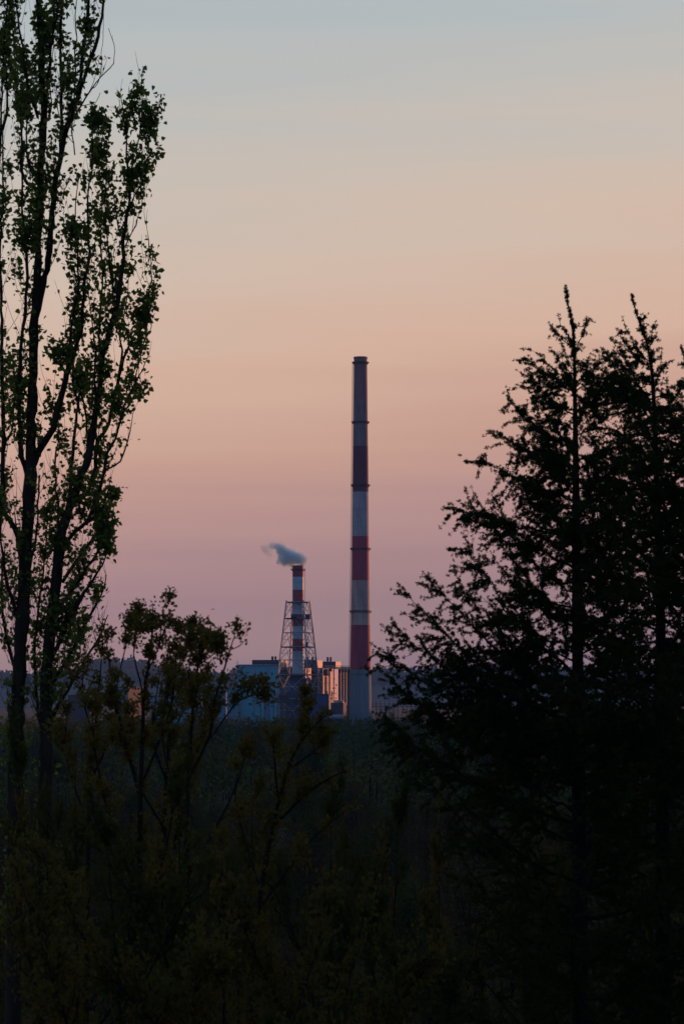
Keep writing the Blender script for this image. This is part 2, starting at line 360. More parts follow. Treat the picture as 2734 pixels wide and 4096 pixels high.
stemsA = [
 ([(40, 6900, 44), (48, 5200, 40), (55, 4100, 36), (58, 3300, 33), (72, 2800, 29), (88, 2500, 28), (104, 2200, 26), (121, 1900, 24), (125, 1720, 22), (134, 1452, 20), (139, 1273, 18), (152, 1050, 15), (163, 760, 15), (174, 447, 15), (168, 268, 12), (154, 0, 11), (150, -250, 8), (152, -520, 3)], (0.0, 0.0), 0.55, 0.5),
 ([(145, 1270, 13), (175, 1130, 13), (195, 1040, 13), (215, 805, 12), (244, 626, 12), (264, 527, 12), (286, 456, 9), (313, 380, 8), (331, 232, 7), (346, 89, 7), (356, 0, 6), (366, -200, 4), (372, -380, 2)], (0.0, -0.5), 0.75, 0.45),
 ([(244, 626, 8), (246, 400, 7), (241, 180, 6), (244, 0, 6), (248, -200, 4), (250, -350, 2)], (-0.2, 0.3), 0.7, 0.5),
 ([(313, 400, 7), (338, 310, 7), (362, 235, 7), (393, 147, 7), (413, 22, 6), (425, -120, 4), (430, -250, 2)], (-0.35, -0.7), 0.35, 0.40),
 ([(264, 527, 4), (322, 425, 4), (364, 358, 3), (403, 308, 2.5), (440, 272, 2), (460, 232, 1.6), (456, 175, 1.4), (434, 112, 1)], (-0.2, -0.5), 0.0, 0.12),
 ([(364, 358, 2), (395, 330, 1.6), (408, 250, 1.5), (414, 130, 1.2), (415, 40, 1)], (-0.4, -0.4), 0.0, 0.05),
 ([(322, 425, 2), (352, 418, 1.6), (385, 408, 1.4), (402, 370, 1)], (-0.3, -0.3), 0.0, 0.0),
 ([(185, 370, 3), (208, 440, 3), (205, 380, 2.4), (202, 300, 2), (212, 210, 2), (220, 130, 1)], (0.1, 0.4), 0.25, 0.2),
 ([(126, 1880, 15), (150, 1815, 15), (190, 1750, 14), (215, 1712, 14), (250, 1564, 13), (268, 1488, 13), (291, 1443, 9), (322, 1327, 9), (331, 1229, 7), (342, 1117, 7), (358, 1040, 6), (354, 930, 5), (352, 805, 4), (366, 690, 3), (370, 560, 2), (372, 460, 1)], (0.0, -0.6), 0.72, 0.42),
 ([(268, 1488, 7), (279, 1400, 6), (283, 1320, 5), (300, 1220, 4), (312, 1120, 4), (310, 1000, 3), (300, 850, 2.5), (318, 700, 2)], (-0.3, -0.6), 0.7, 0.45),
 ([(262, 1490, 6), (240, 1460, 5), (225, 1452, 4)], (-0.3, -0.5), 0.9, 0.5),
 ([(322, 1560, 5), (290, 1470, 5), (300, 1560, 5), (318, 1640, 4)], (-0.2, 0.1), 0.5, 0.2),
 ([(88, 2250, 14), (72, 2150, 12), (45, 2085, 11), (14, 2040, 10), (10, 1900, 10), (13, 1810, 10), (13, 1631, 9), (9, 1408, 8), (6, 1200, 6), (2, 1000, 5), (14, 760, 4), (8, 500, 3), (-4, 300, 2)], (0.0, 0.6), 0.55, 0.5),
 ([(108, 1900, 10), (84, 1788, 10), (80, 1631, 9), (80, 1452, 8), (98, 1273, 7), (107, 1140, 7), (104, 980, 6), (88, 820, 5), (90, 660, 4), (84, 500, 3), (92, 360, 2)], (0.0, -0.7), 0.7, 0.5),
 ([(13, 1790, 7), (40, 1740, 6), (55, 1690, 4), (60, 1560, 3), (52, 1400, 2)], (0.5, 0.8), 0.4, 0.4),
 ([(146, 755, 8), (120, 738, 8), (103, 720, 7), (86, 648, 6), (89, 536, 5), (70, 400, 4), (62, 250, 3), (50, 80, 2), (44, -60, 1)], (0.0, 0.5), 0.85, 0.5),
 ([(152, 470, 7), (140, 430, 7), (120, 380, 6), (105, 290, 6), (94, 200, 5), (80, 110, 4), (62, 20, 3), (50, -120, 1.5)], (0.0, -0.4), 0.75, 0.5),
 ([(145, 702, 6), (118, 660, 5), (110, 600, 4), (106, 500, 3), (112, 380, 2)], (0.0, -0.5), 0.5, 0.3),
 ([(-60, 1100, 10), (-20, 800, 8), (4, 540, 7), (24, 480, 6), (30, 400, 5), (26, 250, 4), (36, 100, 3), (50, -50, 2)], (0.6, 0.4), 0.7, 0.5),
 ([(0, 560, 4), (10, 300, 4), (20, 150, 4), (30, 20, 3), (34, -100, 2)], (0.3, 0.2), 0.5, 0.4),
 ([(200, 190, 6), (214, 140, 6), (216, 60, 5), (222, -60, 4), (226, -200, 2)], (-0.1, 0.2), 0.5, 0.5),
 ([(182, 470, 5), (194, 300, 6), (204, 170, 6), (226, 80, 4), (236, -80, 2)], (0.1, -0.3), 0.5, 0.3),
 ([(300, 620, 3), (290, 480, 3), (300, 340, 3), (304, 200, 3), (302, 60, 2.4), (310, -60, 1.5)], (-0.4, -0.9), 0.8, 0.4),
 ([(80, 2500, 9), (50, 2400, 8), (22, 2300, 7), (5, 2150, 5), (-5, 1950, 4)], (0.1, -0.6), 0.1, 0.45),
 ([(90, 2420, 7), (110, 2300, 6), (140, 2180, 5), (150, 2050, 4), (160, 1900, 3)], (0.1, -0.6), 0.2, 0.45),
 ([(75, 2750, 8), (40, 2600, 7), (15, 2480, 6), (8, 2350, 5), (20, 2200, 3)], (0.1, 0.7), 0.15, 0.5),
]
stemsB = [
 ([(215, 6900, 40), (205, 5200, 36), (192, 4100, 34), (184, 3300, 30), (189, 2731, 27), (210, 2450, 25), (238, 2205, 22), (255, 2096, 20), (290, 2010, 18), (318, 1920, 17), (352, 1830, 16), (372, 1720, 15), (392, 1600, 13), (405, 1500, 12), (413, 1430, 12), (435, 1340, 11), (465, 1230, 10), (485, 1120, 9), (494, 1030, 8), (494, 961, 8), (514, 827, 6), (521, 760, 6), (508, 662, 4), (503, 536, 3.6), (495, 440, 2.5), (483, 375, 1.5)], (0.0, -0.3), 0.55, 0.42),
 ([(508, 662, 3), (538, 605, 3), (556, 560, 2.6), (566, 470, 2.2), (569, 390, 2), (568, 312, 1)], (-0.3, -0.5), 0.75, 0.32),
 ([(556, 560, 2), (580, 520, 2), (592, 590, 2), (604, 520, 1.6), (606, 480, 1.2)], (-0.4, -0.5), 1.0, 0.5),
 ([(514, 830, 3.6), (545, 775, 3), (575, 730, 3), (585, 690, 2.6), (592, 600, 2), (602, 520, 1.4)], (-0.3, -0.1), 0.75, 0.3),
 ([(492, 961, 3.6), (470, 900, 3), (462, 810, 2.4), (440, 740, 2), (428, 640, 1.8), (426, 560, 1)], (-0.3, 0.1), 0.3, 0.22),
 ([(503, 536, 2), (488, 490, 2), (466, 440, 1.5), (452, 425, 1)], (-0.3, 0.1), 0.5, 0.12),
 ([(503, 540, 2), (516, 450, 2), (518, 390, 1.5), (517, 345, 1)], (-0.3, -0.7), 0.9, 0.4),
 ([(494, 1000, 3), (530, 930, 2.6), (555, 870, 2), (572, 800, 1.6), (580, 740, 1)], (-0.3, -0.6), 0.3, 0.3),
 ([(320, 1985, 10), (349, 1975, 9), (371, 1908, 9), (384, 1832, 9), (396, 1756, 9), (425, 1715, 8), (443, 1653, 8), (469, 1542, 8), (480, 1475, 6), (486, 1400, 5), (478, 1345, 4), (492, 1270, 3), (510, 1180, 2), (516, 1090, 1)], (0.1, 0.5), 0.6, 0.42),
 ([(345, 2100, 8), (366, 2040, 8), (384, 1989, 8), (411, 1922, 7), (429, 1810, 6), (465, 1752, 5), (487, 1653, 4), (514, 1586, 3.6), (541, 1533, 3), (572, 1480, 2.4), (592, 1430, 1.5)], (0.0, -0.6), 0.5, 0.35),
 ([(405, 1935, 4), (425, 1880, 4), (483, 1846, 4), (508, 1770, 3), (528, 1690, 2), (540, 1630, 1.2)], (-0.3, -0.6), 0.35, 0.25),
 ([(480, 1500, 5), (505, 1410, 5), (540, 1340, 4), (574, 1305, 4), (592, 1238, 3.4), (594, 1184, 3), (603, 1117, 2.6), (603, 1050, 2), (593, 960, 1.6), (586, 900, 1)], (0.2, -0.3), 0.7, 0.42),
 ([(541, 1533, 3), (556, 1440, 2.6), (576, 1370, 2.4), (600, 1320, 2), (606, 1290, 1)], (-0.2, 0.2), 0.85, 0.45),
 ([(487, 1653, 4), (520, 1620, 4), (548, 1560, 3), (552, 1600, 2.4)], (-0.1, 0.3), 0.8, 0.4),
 ([(352, 1830, 6), (345, 1720, 5), (340, 1620, 5), (320, 1560, 4), (296, 1470, 3), (290, 1380, 2)], (-0.2, 0.4), 0.65, 0.5),
 ([(372, 1720, 6), (385, 1640, 5), (378, 1520, 5), (382, 1400, 4), (372, 1310, 3), (362, 1230, 2), (352, 1150, 2)], (-0.3, -0.8), 0.5, 0.4),
 ([(413, 1430, 6), (398, 1380, 5), (402, 1270, 5), (408, 1180, 4), (412, 1080, 4), (400, 960, 3), (410, 860, 2.6), (405, 740, 2), (395, 640, 1.6), (412, 540, 1)], (-0.2, 0.4), 0.85, 0.5),
 ([(465, 1230, 5), (450, 1160, 4), (440, 1060, 4), (430, 960, 3), (418, 840, 2.4), (425, 700, 2)], (0.0, -0.6), 0.85, 0.45),
 ([(268, 2060, 9), (280, 1960, 8), (290, 1840, 8), (302, 1720, 7), (312, 1620, 6), (330, 1540, 4), (342, 1480, 3)], (0.2, 0.6), 0.9, 0.6),
 ([(230, 2240, 7), (236, 2100, 6), (228, 1960, 5), (222, 1840, 4), (235, 1740, 3), (236, 1650, 2)], (0.0, 0.6), 0.5, 0.5),
 ([(245, 2200, 9), (300, 2130, 9), (345, 2090, 8), (385, 2070, 6), (415, 2020, 4), (436, 1950, 3)], (0.0, -0.5), 1.0, 0.9),
 ([(250, 2330, 8), (320, 2220, 8), (380, 2150, 7), (425, 2090, 5), (450, 2010, 3)], (0.1, 0.5), 1.0, 0.8),
 ([(240, 2430, 8), (310, 2330, 7), (370, 2240, 6), (420, 2160, 5), (450, 2080, 3)], (0.0, -0.2), 1.0, 0.8),
 ([(205, 2640, 10), (270, 2500, 9), (320, 2400, 8), (370, 2320, 6), (410, 2260, 4), (438, 2190, 2)], (0.0, -0.4), 0.9, 0.6),
 ([(195, 2760, 9), (280, 2620, 8), (330, 2520, 7), (385, 2420, 5), (415, 2350, 3), (426, 2300, 2)], (0.0, 0.4), 0.7, 0.5),
 ([(190, 2900, 9), (270, 2760, 7), (340, 2640, 6), (400, 2540, 4), (432, 2460, 2)], (0.0, -0.6), 0.6, 0.5),
 ([(188, 3000, 8), (150, 2820, 7), (140, 2640, 6), (150, 2480, 5), (170, 2330, 4), (185, 2180, 3), (190, 2060, 2)], (0.0, 0.5), 0.6, 0.5),
]
bA = P(40, 2760, DP); bB = P(215, 2760, DP)
make_poplar(stemsA, DP, 3, 'tall straight poplar at the left edge, its trunk running out of the top', (bA[0], DP), 1.15)
make_poplar(stemsB, DP, 5, 'forked poplar with leaning leafy stems, just right of the tall straight poplar', (bB[0], DP), 1.0)

# ------------------------------------------------------------------ larches
def make_larch(D, trunk, reach, seed, label, extra=(), spacing=0.066, ymax=4400, full=1.0):
    rng = np.random.default_rng(seed)
    s = D / F
    tp = [[*P(px, py, D), r * s] for px, py, r in trunk]
    st = smooth_path(tp, 0.15)
    gz = float(terrain(tp[0][0], D)); 
    base = np.array([tp[0][0], D, gz])
    st[0, 2] = gz
    root = thing('larch_tree', label, 'tree', base)
    tr, cr = MB(), MB()
    tr.tube(st[:, :3], st[:, 3], 8)
    rp, ra = [], []
    zs = st[::-1, 2]
    def at_z(z):
        return np.array([np.interp(z, st[:, 2], st[:, i]) for i in range(4)])
    def spray(path, rad, dens=1.0):
        """rosettes along a twig"""
        L = np.linalg.norm(np.diff(path, axis=0), axis=1).sum()
        n = max(2, int(L / 0.020 * dens)); t = np.sort(rng.uniform(0.05, 1, n)); t[-1] = 1.0
        x = np.linspace(0, 1, len(path)); p = np.stack([np.interp(t, x, path[:, i]) for i in range(3)], 1)
        o = rand_dirs(n, rng) * 0.6 + np.array([0, 0, 0.5]); o[-1] = path[-1] - path[-2]
        o /= np.linalg.norm(o, axis=1, keepdims=True) + 1e-9
        rp.append(p + o * 0.007); ra.append(o)
    def branch(p0, az, R, lift, dens=1.0):
        n = max(5, int(R / 0.09)); t = np.linspace(0, 1, n + 1)
        d = np.array([math.cos(az), math.sin(az), 0]); sd = np.array([-d[1], d[0], 0])
        bend = rng.normal() * 0.12
        path = p0 + R * (t[:, None] * d + (bend * t**2)[:, None] * sd) + np.outer(R * (lift[0] * t + lift[1] * t**2.2), [0, 0, 1])
        path[1:] += rng.normal(size=(n, 3)) * 0.012
        r0 = 0.006 + 0.0075 * R
        cr.tube(path, np.linspace(r0, 0.0022, n + 1), 4, 1, cap=False)
        spray(path[int(n * 0.25):], 0, 1.0)
        m = max(5, int(R / 0.047 * dens))
        for k in range(m):
            tt = rng.uniform(0.12, 0.97); i = int(tt * n); f = tt * n - i
            p = path[i] * (1 - f) + path[min(i + 1, n)] * f
            side = 1 if k % 2 else -1
            dd = d * rng.uniform(0.4, 0.9) + sd * side * rng.uniform(0.4, 1.0) + np.array([0, 0, rng.uniform(-0.75, 0.60)])
            TL = (0.12 + 0.36 * R * (1 - tt) * rng.uniform(0.5, 1.1) + rng.uniform(0, 0.20))
            if R < 0.27: TL = rng.uniform(0.03, 0.10); dd = dd + np.array([0, 0, 0.5])
            tw = curve_twig(p, dd, min(TL, 0.75), rng.uniform(-0.5, 0.7), 0.10, 5, rng)
            cr.tube(tw, np.linspace(0.003, 0.0018, len(tw)), 3, 1, cap=False)
            spray(tw, 0)
            if TL > 0.3:
                for _ in range(rng.integers(1, 4)):
                    j = rng.integers(1, 5); t2 = curve_twig(tw[j], rand_dirs(1, rng)[0] + dd, TL * 0.4, rng.uniform(-0.4, 0.5), 0.1, 4, rng)
                    spray(t2, 0)
    ry = np.array([a for a, b in reach], float); rr = np.array([b for a, b in reach], float)
    tip = st[-1]; z = tip[2] - 0.05
    spray(np.array([at_z(zz)[:3] for zz in np.linspace(tip[2], tip[2] - 1.3, 14)])[::-1], 0, 2.6)
    zmin = (HY - ymax) * s; az = rng.uniform(0, 6.28)
    while z > zmin:
        q = at_z(z); py = HY - z / s
        ld = (rng.uniform(0.35, 0.8), 0.25) if py < 1600 else (rng.uniform(0.10, 0.48), rng.uniform(0.25, 0.60))
        R = np.interp(py, ry, rr) * s
        for _ in range(6): R = 0.5 * R + 0.5 * np.interp(py - R * sum(ld) / s, ry, rr) * s      # the reach is that of the branch tip's height
        R *= rng.uniform(0.62, 1.06)
        az += 2.4 + rng.normal() * 0.3
        deep = py > 3200
        if R > 0.03:
            branch(q[:3], az, R, ld, full * (0.6 if deep else 0.9 if py > 2350 else 1.55))
        z -= spacing * rng.uniform(0.6, 1.4) * (1.7 if deep else 1.0)
    for (py, tx, ty, dy) in extra:                  # limbs read off the photograph: foot on the trunk, tip
        q = at_z((HY - py) * s)[:3]; e = P(tx, ty, D + dy)
        v = e - q; R = math.hypot(v[0], v[1]); a = math.atan2(v[1], v[0]); k = v[2] / R
        branch(q, a, R, (k * 0.55, k * 0.45), 1.35)
    tr.build('trunk', M['bark_larch'], root, base, smooth=True)
    rosettes(cr, np.vstack(rp), np.vstack(ra), rng.uniform(0.022, 0.034, sum(map(len, rp))), 12, 0, rng)
    cr.build('crown', [M['needle'], M['bark_larch']], root, base)
    return root
LA = [(1150, 0), (1265, 8), (1300, 12), (1400, 22), (1440, 60), (1500, 115), (1620, 170), (1750, 225), (1900, 280), (2050, 335), (2200, 395), (2350, 490), (2500, 600), (2700, 640), (3000, 690), (4400, 900)]
make_larch(30.0, [(2325, 7600, 46), (2318, 4100, 34), (2312, 3000, 26), (2305, 2400, 20), (2302, 2000, 15), (2298, 1650, 9), (2296, 1480, 6), (2292, 1330, 4), (2270, 1220, 3), (2260, 1150, 1.5)], LA, 21,
           'dark larch whose leader stands highest of the three, overhanging the view of the tall chimney',
           extra=[(2900, 1590, 2335, -0.3), (2820, 1720, 2300, 0.3), (3000, 1510, 2585, -0.2), (2950, 1560, 2490, 0.1), (2700, 1800, 2140, -0.4), (2500, 1885, 1950, 0.2), (3150, 1530, 2700, 0.3), (3300, 1480, 2850, -0.3),
                  (1395, 2195, 1292, 0.05), (1400, 2345, 1275, -0.05), (1400, 2235, 1262, -0.05), (1560, 2105, 1430, 0.1), (1530, 2165, 1425, -0.1), (1500, 2205, 1408, 0.1), (2150, 1790, 2020, 0.1), (1900, 1985, 1730, 0.2), (2000, 1935, 1830, -0.2), (1800, 2030, 1600, 0.0), (1570, 2400, 1440, 0.15), (1620, 2450, 1500, -0.15), (1540, 2360, 1425, 0.0), (1640, 2420, 1540, 0.3), (1560, 2230, 1415, -0.15), (1660, 2110, 1500, -0.1), (1480, 2240, 1370, 0.1)])
LB = [(1180, 0), (1240, 8), (1300, 14), (1420, 30), (1480, 70), (1560, 160), (1640, 230), (1750, 320), (2000, 400), (2300, 480), (2700, 560), (4400, 700)]
make_larch(31.5, [(2655, 7600, 46), (2650, 4100, 34), (2642, 2700, 22), (2626, 2000, 13), (2612, 1600, 8), (2602, 1470, 6), (2582, 1360, 4), (2548, 1270, 3), (2524, 1180, 1.5)], LB, 22,
           'second larch, with a bent leader, between the highest larch and the right picture edge',
           extra=[(1450, 2490, 1275, 0.05), (1470, 2500, 1370, -0.1), (1460, 2512, 1325, 0.1), (1430, 2612, 1285, 0.0), (1500, 2680, 1440, 0.0), (1620, 2480, 1395, -0.1), (1640, 2405, 1390, 0.1), (1580, 2440, 1425, 0.2), (1600, 2385, 1455, -0.2), (1640, 2350, 1500, 0.15), (1540, 2500, 1440, 0.1), (1560, 2650, 1400, 0.1)], spacing=0.074, full=1.0)
LC = [(1385, 0), (1450, 20), (1560, 90), (1700, 200), (2000, 300), (2500, 400), (4400, 500)]
make_larch(33.0, [(2800, 7600, 44), (2795, 4100, 30), (2785, 2700, 20), (2775, 2000, 12), (2765, 1600, 6), (2745, 1480, 4), (2722, 1385, 1.5)], LC, 23,
           'larch cut off by the right picture edge, beside the one with a bent leader', spacing=0.10, full=0.95)

# ------------------------------------------------------------------ young oaks
def oak_from_stems(D, stems, seed, label, base_xy, name='oak_tree', leafm='leaf_oak', tw_n=1.0, lsize=(0.020, 0.040), group=None, twl=1.0):
    rng = np.random.default_rng(seed)
    tr, cr = MB(), MB()
    base = np.array([base_xy[0], base_xy[1], float(terrain(base_xy[0], base_xy[1]))])
    root = thing(name, label, 'tree', base, group)
    lp, la, ls = [], [], []
    def cluster(p, d, n):
        c = p + rng.normal(size=(n, 3)) * 0.024
        a = rand_dirs(n, rng) + d * 0.55; a /= np.linalg.norm(a, axis=1, keepdims=True)
        lp.append(c); la.append(a); ls.append(rng.uniform(*lsize, n))
    def twig(p, d0, L, lvl, r0):
        t = curve_twig(p, d0, L, 0.75, 0.13, 6, rng)
        cr.tube(t, np.linspace(r0, 0.0022, len(t)), 3 if lvl else 4, 1, cap=False)
        for q in range(1, len(t)):
            d = t[q] - t[q-1]; d /= np.linalg.norm(d)
            if q >= 2 and rng.random() < 0.55: cluster(t[q], d, rng.integers(2, 5))
            if lvl < 2 and rng.random() < (0.45, 0.15)[lvl]:
                v = rand_dirs(1, rng)[0]; v -= d * v.dot(d); v /= np.linalg.norm(v) + 1e-9
                twig(t[q], d * 0.8 + v * rng.uniform(0.5, 1.0), L * rng.uniform(0.3, 0.55), lvl + 1, r0 * 0.6)
        cluster(t[-1], d, rng.integers(3, 7))
    for k, (pts, lean) in enumerate(stems):
        st = stem3(D, pts, seed * 50 + k, lean)
        st[:, 3] *= 0.72; tr.tube(st[:, :3], np.maximum(st[:, 3], 0.0028), 7 if st[0, 3] > 0.012 else 5)
        zt, zb = st[-1, 2], st[0, 2]
        for i in range(2, len(st)):
            f = i / len(st)
            if st[i, 2] < -5.5: continue
            for _ in range(rng.poisson(1.35 * tw_n)):
                d = st[i, :3] - st[i-1, :3]; d /= np.linalg.norm(d)
                v = rand_dirs(1, rng)[0]; v -= d * v.dot(d); v /= np.linalg.norm(v)
                L = twl * rng.uniform(0.20, 0.62) * (1.1 - 0.75 * f)
                twig(st[i, :3], d * rng.uniform(0.7, 1.1) + v * rng.uniform(0.4, 0.8), L, 0, max(0.004, min(0.008, st[i, 3] * 0.5)))
        dd = st[-1, :3] - st[-2, :3]; dd /= np.linalg.norm(dd)
        cluster(st[-1, :3], dd, 10)
    tr.build('trunk', M['bark_oak'], root, base, smooth=True)
    leaves(cr, np.vstack(lp), np.vstack(la), np.concatenate(ls), 'oak', 0, rng)
    cr.build('crown', [M[leafm], M['bark_oak']], root, base)
    return root
DO = 24.0
oakA = [
 ([(560, 8200, 30), (556, 5000, 24), (558, 4100, 20), (561, 3293, 15), (570, 2977, 12), (575, 2800, 10), (590, 2690, 8), (603, 2591, 7), (612, 2500, 5), (609, 2418, 2)], (0, 0)),
 ([(575, 2800, 6), (560, 2720, 5), (535, 2620, 4), (545, 2540, 4), (562, 2448, 2)], (0, -0.3)),
 ([(590, 2690, 5), (630, 2600, 4), (645, 2520, 3), (654, 2432, 2)], (0, 0.3)),
 ([(562, 3200, 9), (510, 3000, 8), (480, 2880, 7), (456, 2787, 6), (440, 2650, 4), (425, 2560, 2)], (0, 0.4)),
 ([(456, 2787, 4), (490, 2640, 4), (515, 2540, 3), (524, 2482, 2)], (0.3, 0.5)),
 ([(562, 3150, 8), (640, 2960, 7), (690, 2800, 5), (705, 2650, 4), (712, 2530, 2)], (0, -0.4)),
 ([(560, 3600, 9), (480, 3400, 8), (420, 3200, 7), (380, 3000, 5), (370, 2850, 3)], (0, -0.5)),
 ([(560, 3700, 9), (650, 3450, 7), (690, 3250, 6), (700, 3100, 4)], (0, 0.5)),
]
b_ = P(560, 2760, DO)
oak_from_stems(DO, oakA, 31, 'young oak with bronze leaves, its tip the highest left of the white teal hall', (b_[0], DO), twl=0.5)
oakB = [
 ([(860, 8200, 28), (800, 5200, 22), (770, 4100, 18), (748, 3500, 15), (752, 3150, 13), (760, 3012, 11), (772, 2837, 9), (793, 2661, 7), (825, 2570, 5), (845, 2495, 2)], (0, 0)),
 ([(772, 2837, 5), (755, 2700, 4), (765, 2600, 3), (773, 2538, 2)], (0, 0.3)),
 ([(793, 2661, 4), (850, 2620, 3), (868, 2590, 2)], (0, -0.3)),
 ([(760, 3100, 9), (840, 2942, 8), (860, 2800, 7), (891, 2696, 6), (920, 2600, 4), (944, 2522, 2)], (0, -0.3)),
 ([(920, 2600, 3), (955, 2585, 3), (976, 2565, 2)], (-0.3, -0.2)),
 ([(838, 2960, 6), (900, 2870, 5), (960, 2800, 4), (1020, 2780, 3), (1050, 2782, 2)], (-0.1, 0.3)),
 ([(752, 3300, 8), (680, 3100, 7), (650, 2950, 5), (660, 2800, 4), (676, 2700, 2)], (0, 0.4)),
 ([(755, 3500, 9), (880, 3280, 7), (960, 3100, 6), (990, 2960, 4)], (0, 0.4)),
]
b_ = P(860, 2760, DO - 1)
oak_from_stems(DO - 1, oakB, 32, 'young oak spreading bronze twigs in front of the teal hall', (b_[0], DO - 1), twl=0.5)
oakC = [
 ([(1020, 8200, 28), (1060, 5200, 22), (1010, 4100, 18), (1030, 3660, 15), (1090, 3310, 13), (1150, 3080, 10), (1195, 2980, 8), (1215, 2910, 5), (1222, 2788, 2)], (0, 0)),
 ([(1195, 2980, 5), (1240, 2920, 4), (1278, 2885, 2)], (0, -0.2)),
 ([(1150, 3080, 6), (1250, 3010, 5), (1300, 2960, 3)], (0, 0.3)),
 ([(1110, 3210, 7), (1100, 3060, 6), (1090, 2980, 4), (1080, 2940, 2)], (0, -0.4)),
 ([(1090, 3310, 8), (1220, 3180, 7), (1320, 3110, 5), (1400, 3080, 3)], (0, -0.3)),
 ([(1040, 3560, 8), (980, 3360, 7), (940, 3210, 5), (950, 3080, 3)], (0, 0.4)),
 ([(1050, 3620, 8), (1200, 3410, 7), (1320, 3290, 5), (1420, 3220, 3)], (0, 0.4)),
]
oakD = [
 ([(700, 8200, 24), (690, 5200, 20), (672, 4100, 16), (660, 3500, 13), (664, 3150, 11), (676, 2950, 9), (668, 2800, 6), (684, 2700, 4), (680, 2610, 2)], (0, 0)),
 ([(676, 2950, 6), (730, 2850, 5), (742, 2740, 4), (730, 2640, 2)], (0, 0.3)),
 ([(664, 3120, 7), (610, 2960, 6), (620, 2820, 4), (640, 2700, 2)], (0, -0.3)),
 ([(662, 3300, 8), (760, 3080, 6), (812, 2930, 5), (826, 2800, 3), (816, 2720, 2)], (0, 0.4)),
 ([(662, 3320, 8), (560, 3150, 6), (520, 3000, 5), (506, 2880, 3), (500, 2780, 2)], (0, -0.5)),
]
b_ = P(700, 2760, DO + 3)
oak_from_stems(DO + 3, oakD, 34, 'bushy young oak between the two spreading oaks, its tip below theirs', (b_[0], DO + 3), twl=0.6, tw_n=1.2)
oakE = [
 ([(330, 8200, 24), (335, 5200, 20), (345, 4100, 16), (352, 3500, 13), (362, 3150, 11), (380, 2950, 9), (392, 2800, 6), (402, 2690, 4), (412, 2560, 2)], (0, 0)),
 ([(380, 2950, 6), (340, 2830, 5), (330, 2720, 4), (345, 2640, 2)], (0, 0.3)),
 ([(362, 3120, 7), (430, 2980, 6), (462, 2860, 4), (470, 2760, 2)], (0, -0.3)),
 ([(354, 3300, 8), (290, 3120, 6), (262, 2980, 5), (270, 2860, 2)], (0, 0.4)),
]
b_ = P(330, 2760, DO + 5)
oak_from_stems(DO + 5, oakE, 35, 'slim young oak at the foot of the forked poplar', (b_[0], DO + 5), twl=0.6, tw_n=1.2)
b_ = P(1020, 2760, DO + 1)
oak_from_stems(DO + 1, oakC, 33, 'young oak whose leafy tip hides the foot of the lattice tower', (b_[0], DO + 1), twl=0.42, tw_n=1.2)
# lower oaks that fill the slope: two grown from scratch, then copied
def wild_oak(seed, h, label, D=24.0):
    rng = np.random.default_rng(seed); s = F / D; x0 = CX
    top = HY + 3.0 * s
    stems = [([(x0, top + 5.2 * s, 24), (x0 + rng.normal() * 30, top + 3 * s, 18), (x0 + rng.normal() * 40, top + 1.6 * s, 12), (x0 + rng.normal() * 60, top, 2)], (0, 0))]
    for k in range(9):
        y0 = top + rng.uniform(0.9, 3.6) * s; sd = 1 if k % 2 else -1; w = rng.uniform(120, 480)
        stems.append(([(x0, y0, 9), (x0 + sd * w * 0.5, y0 - 0.3 * s, 7), (x0 + sd * w * 0.85, y0 - 0.65 * s, 5), (x0 + sd * w, max(top + 0.15 * s, y0 - 1.1 * s * rng.uniform(0.8, 1.1)), 2)], (0, rng.uniform(-0.9, 0.9))))
    return stems
G_OAK = 'low oaks filling the dark slope'
def place_wild(seed, label, leafm):
    D = 24.0; stems = wild_oak(seed, 6, label)
    rt = oak_from_stems(D, stems, seed, label, (0.0, D), leafm=leafm, group=G_OAK, tw_n=1.5, twl=0.9, lsize=(0.022, 0.044))
    return rt
protoO = [place_wild(41, 'low bronze oak on the dark slope at the foot of the photo', 'leaf_oak_low'), place_wild(42, 'low bronze oak on the dark slope at the foot of the photo', 'leaf_dark')]
z_top0 = -3.0                                      # top of the grown oaks before they are moved
spots = [(300, 3130, 27, 0, 0.3), (700, 3220, 22, 1, 1.4), (1000, 3240, 26, 0, 2.2), (1300, 3300, 29, 1, 0.9), (120, 3100, 31, 1, 2.9), (480, 3380, 21, 1, 3.6),
         (900, 3430, 20, 0, 4.1), (1250, 3480, 22, 0, 5.0), (1560, 3300, 33, 1, 0.2), (1750, 3250, 36, 0, 1.1), (200, 3480, 20, 0, 5.5), (1560, 3650, 24, 1, 2.5), (2100, 3350, 38, 1, 3.2), (2500, 3400, 38, 0, 4.4)]
for i, (px, py, D, k, rz) in enumerate(spots):
    q = P(px, py, D); src = protoO[k]
    zb = q[2] - (z_top0 - float(terrain(0, 24.0)))
    if i == 0 or (k == 1 and i == 1): o = src; o.location = (q[0], D, zb); o.rotation_euler = (0, 0, rz)
    else: o = dup(src, (q[0], D, zb), rz)
    gz = float(terrain(q[0], D))
    # stand on the slope: stretch so that foot and tip both fit
    hh = z_top0 - float(terrain(0, 24.0)); sc = (q[2] - gz) / hh
    o.location = (q[0], D, gz); o.scale = (1, 1, sc)

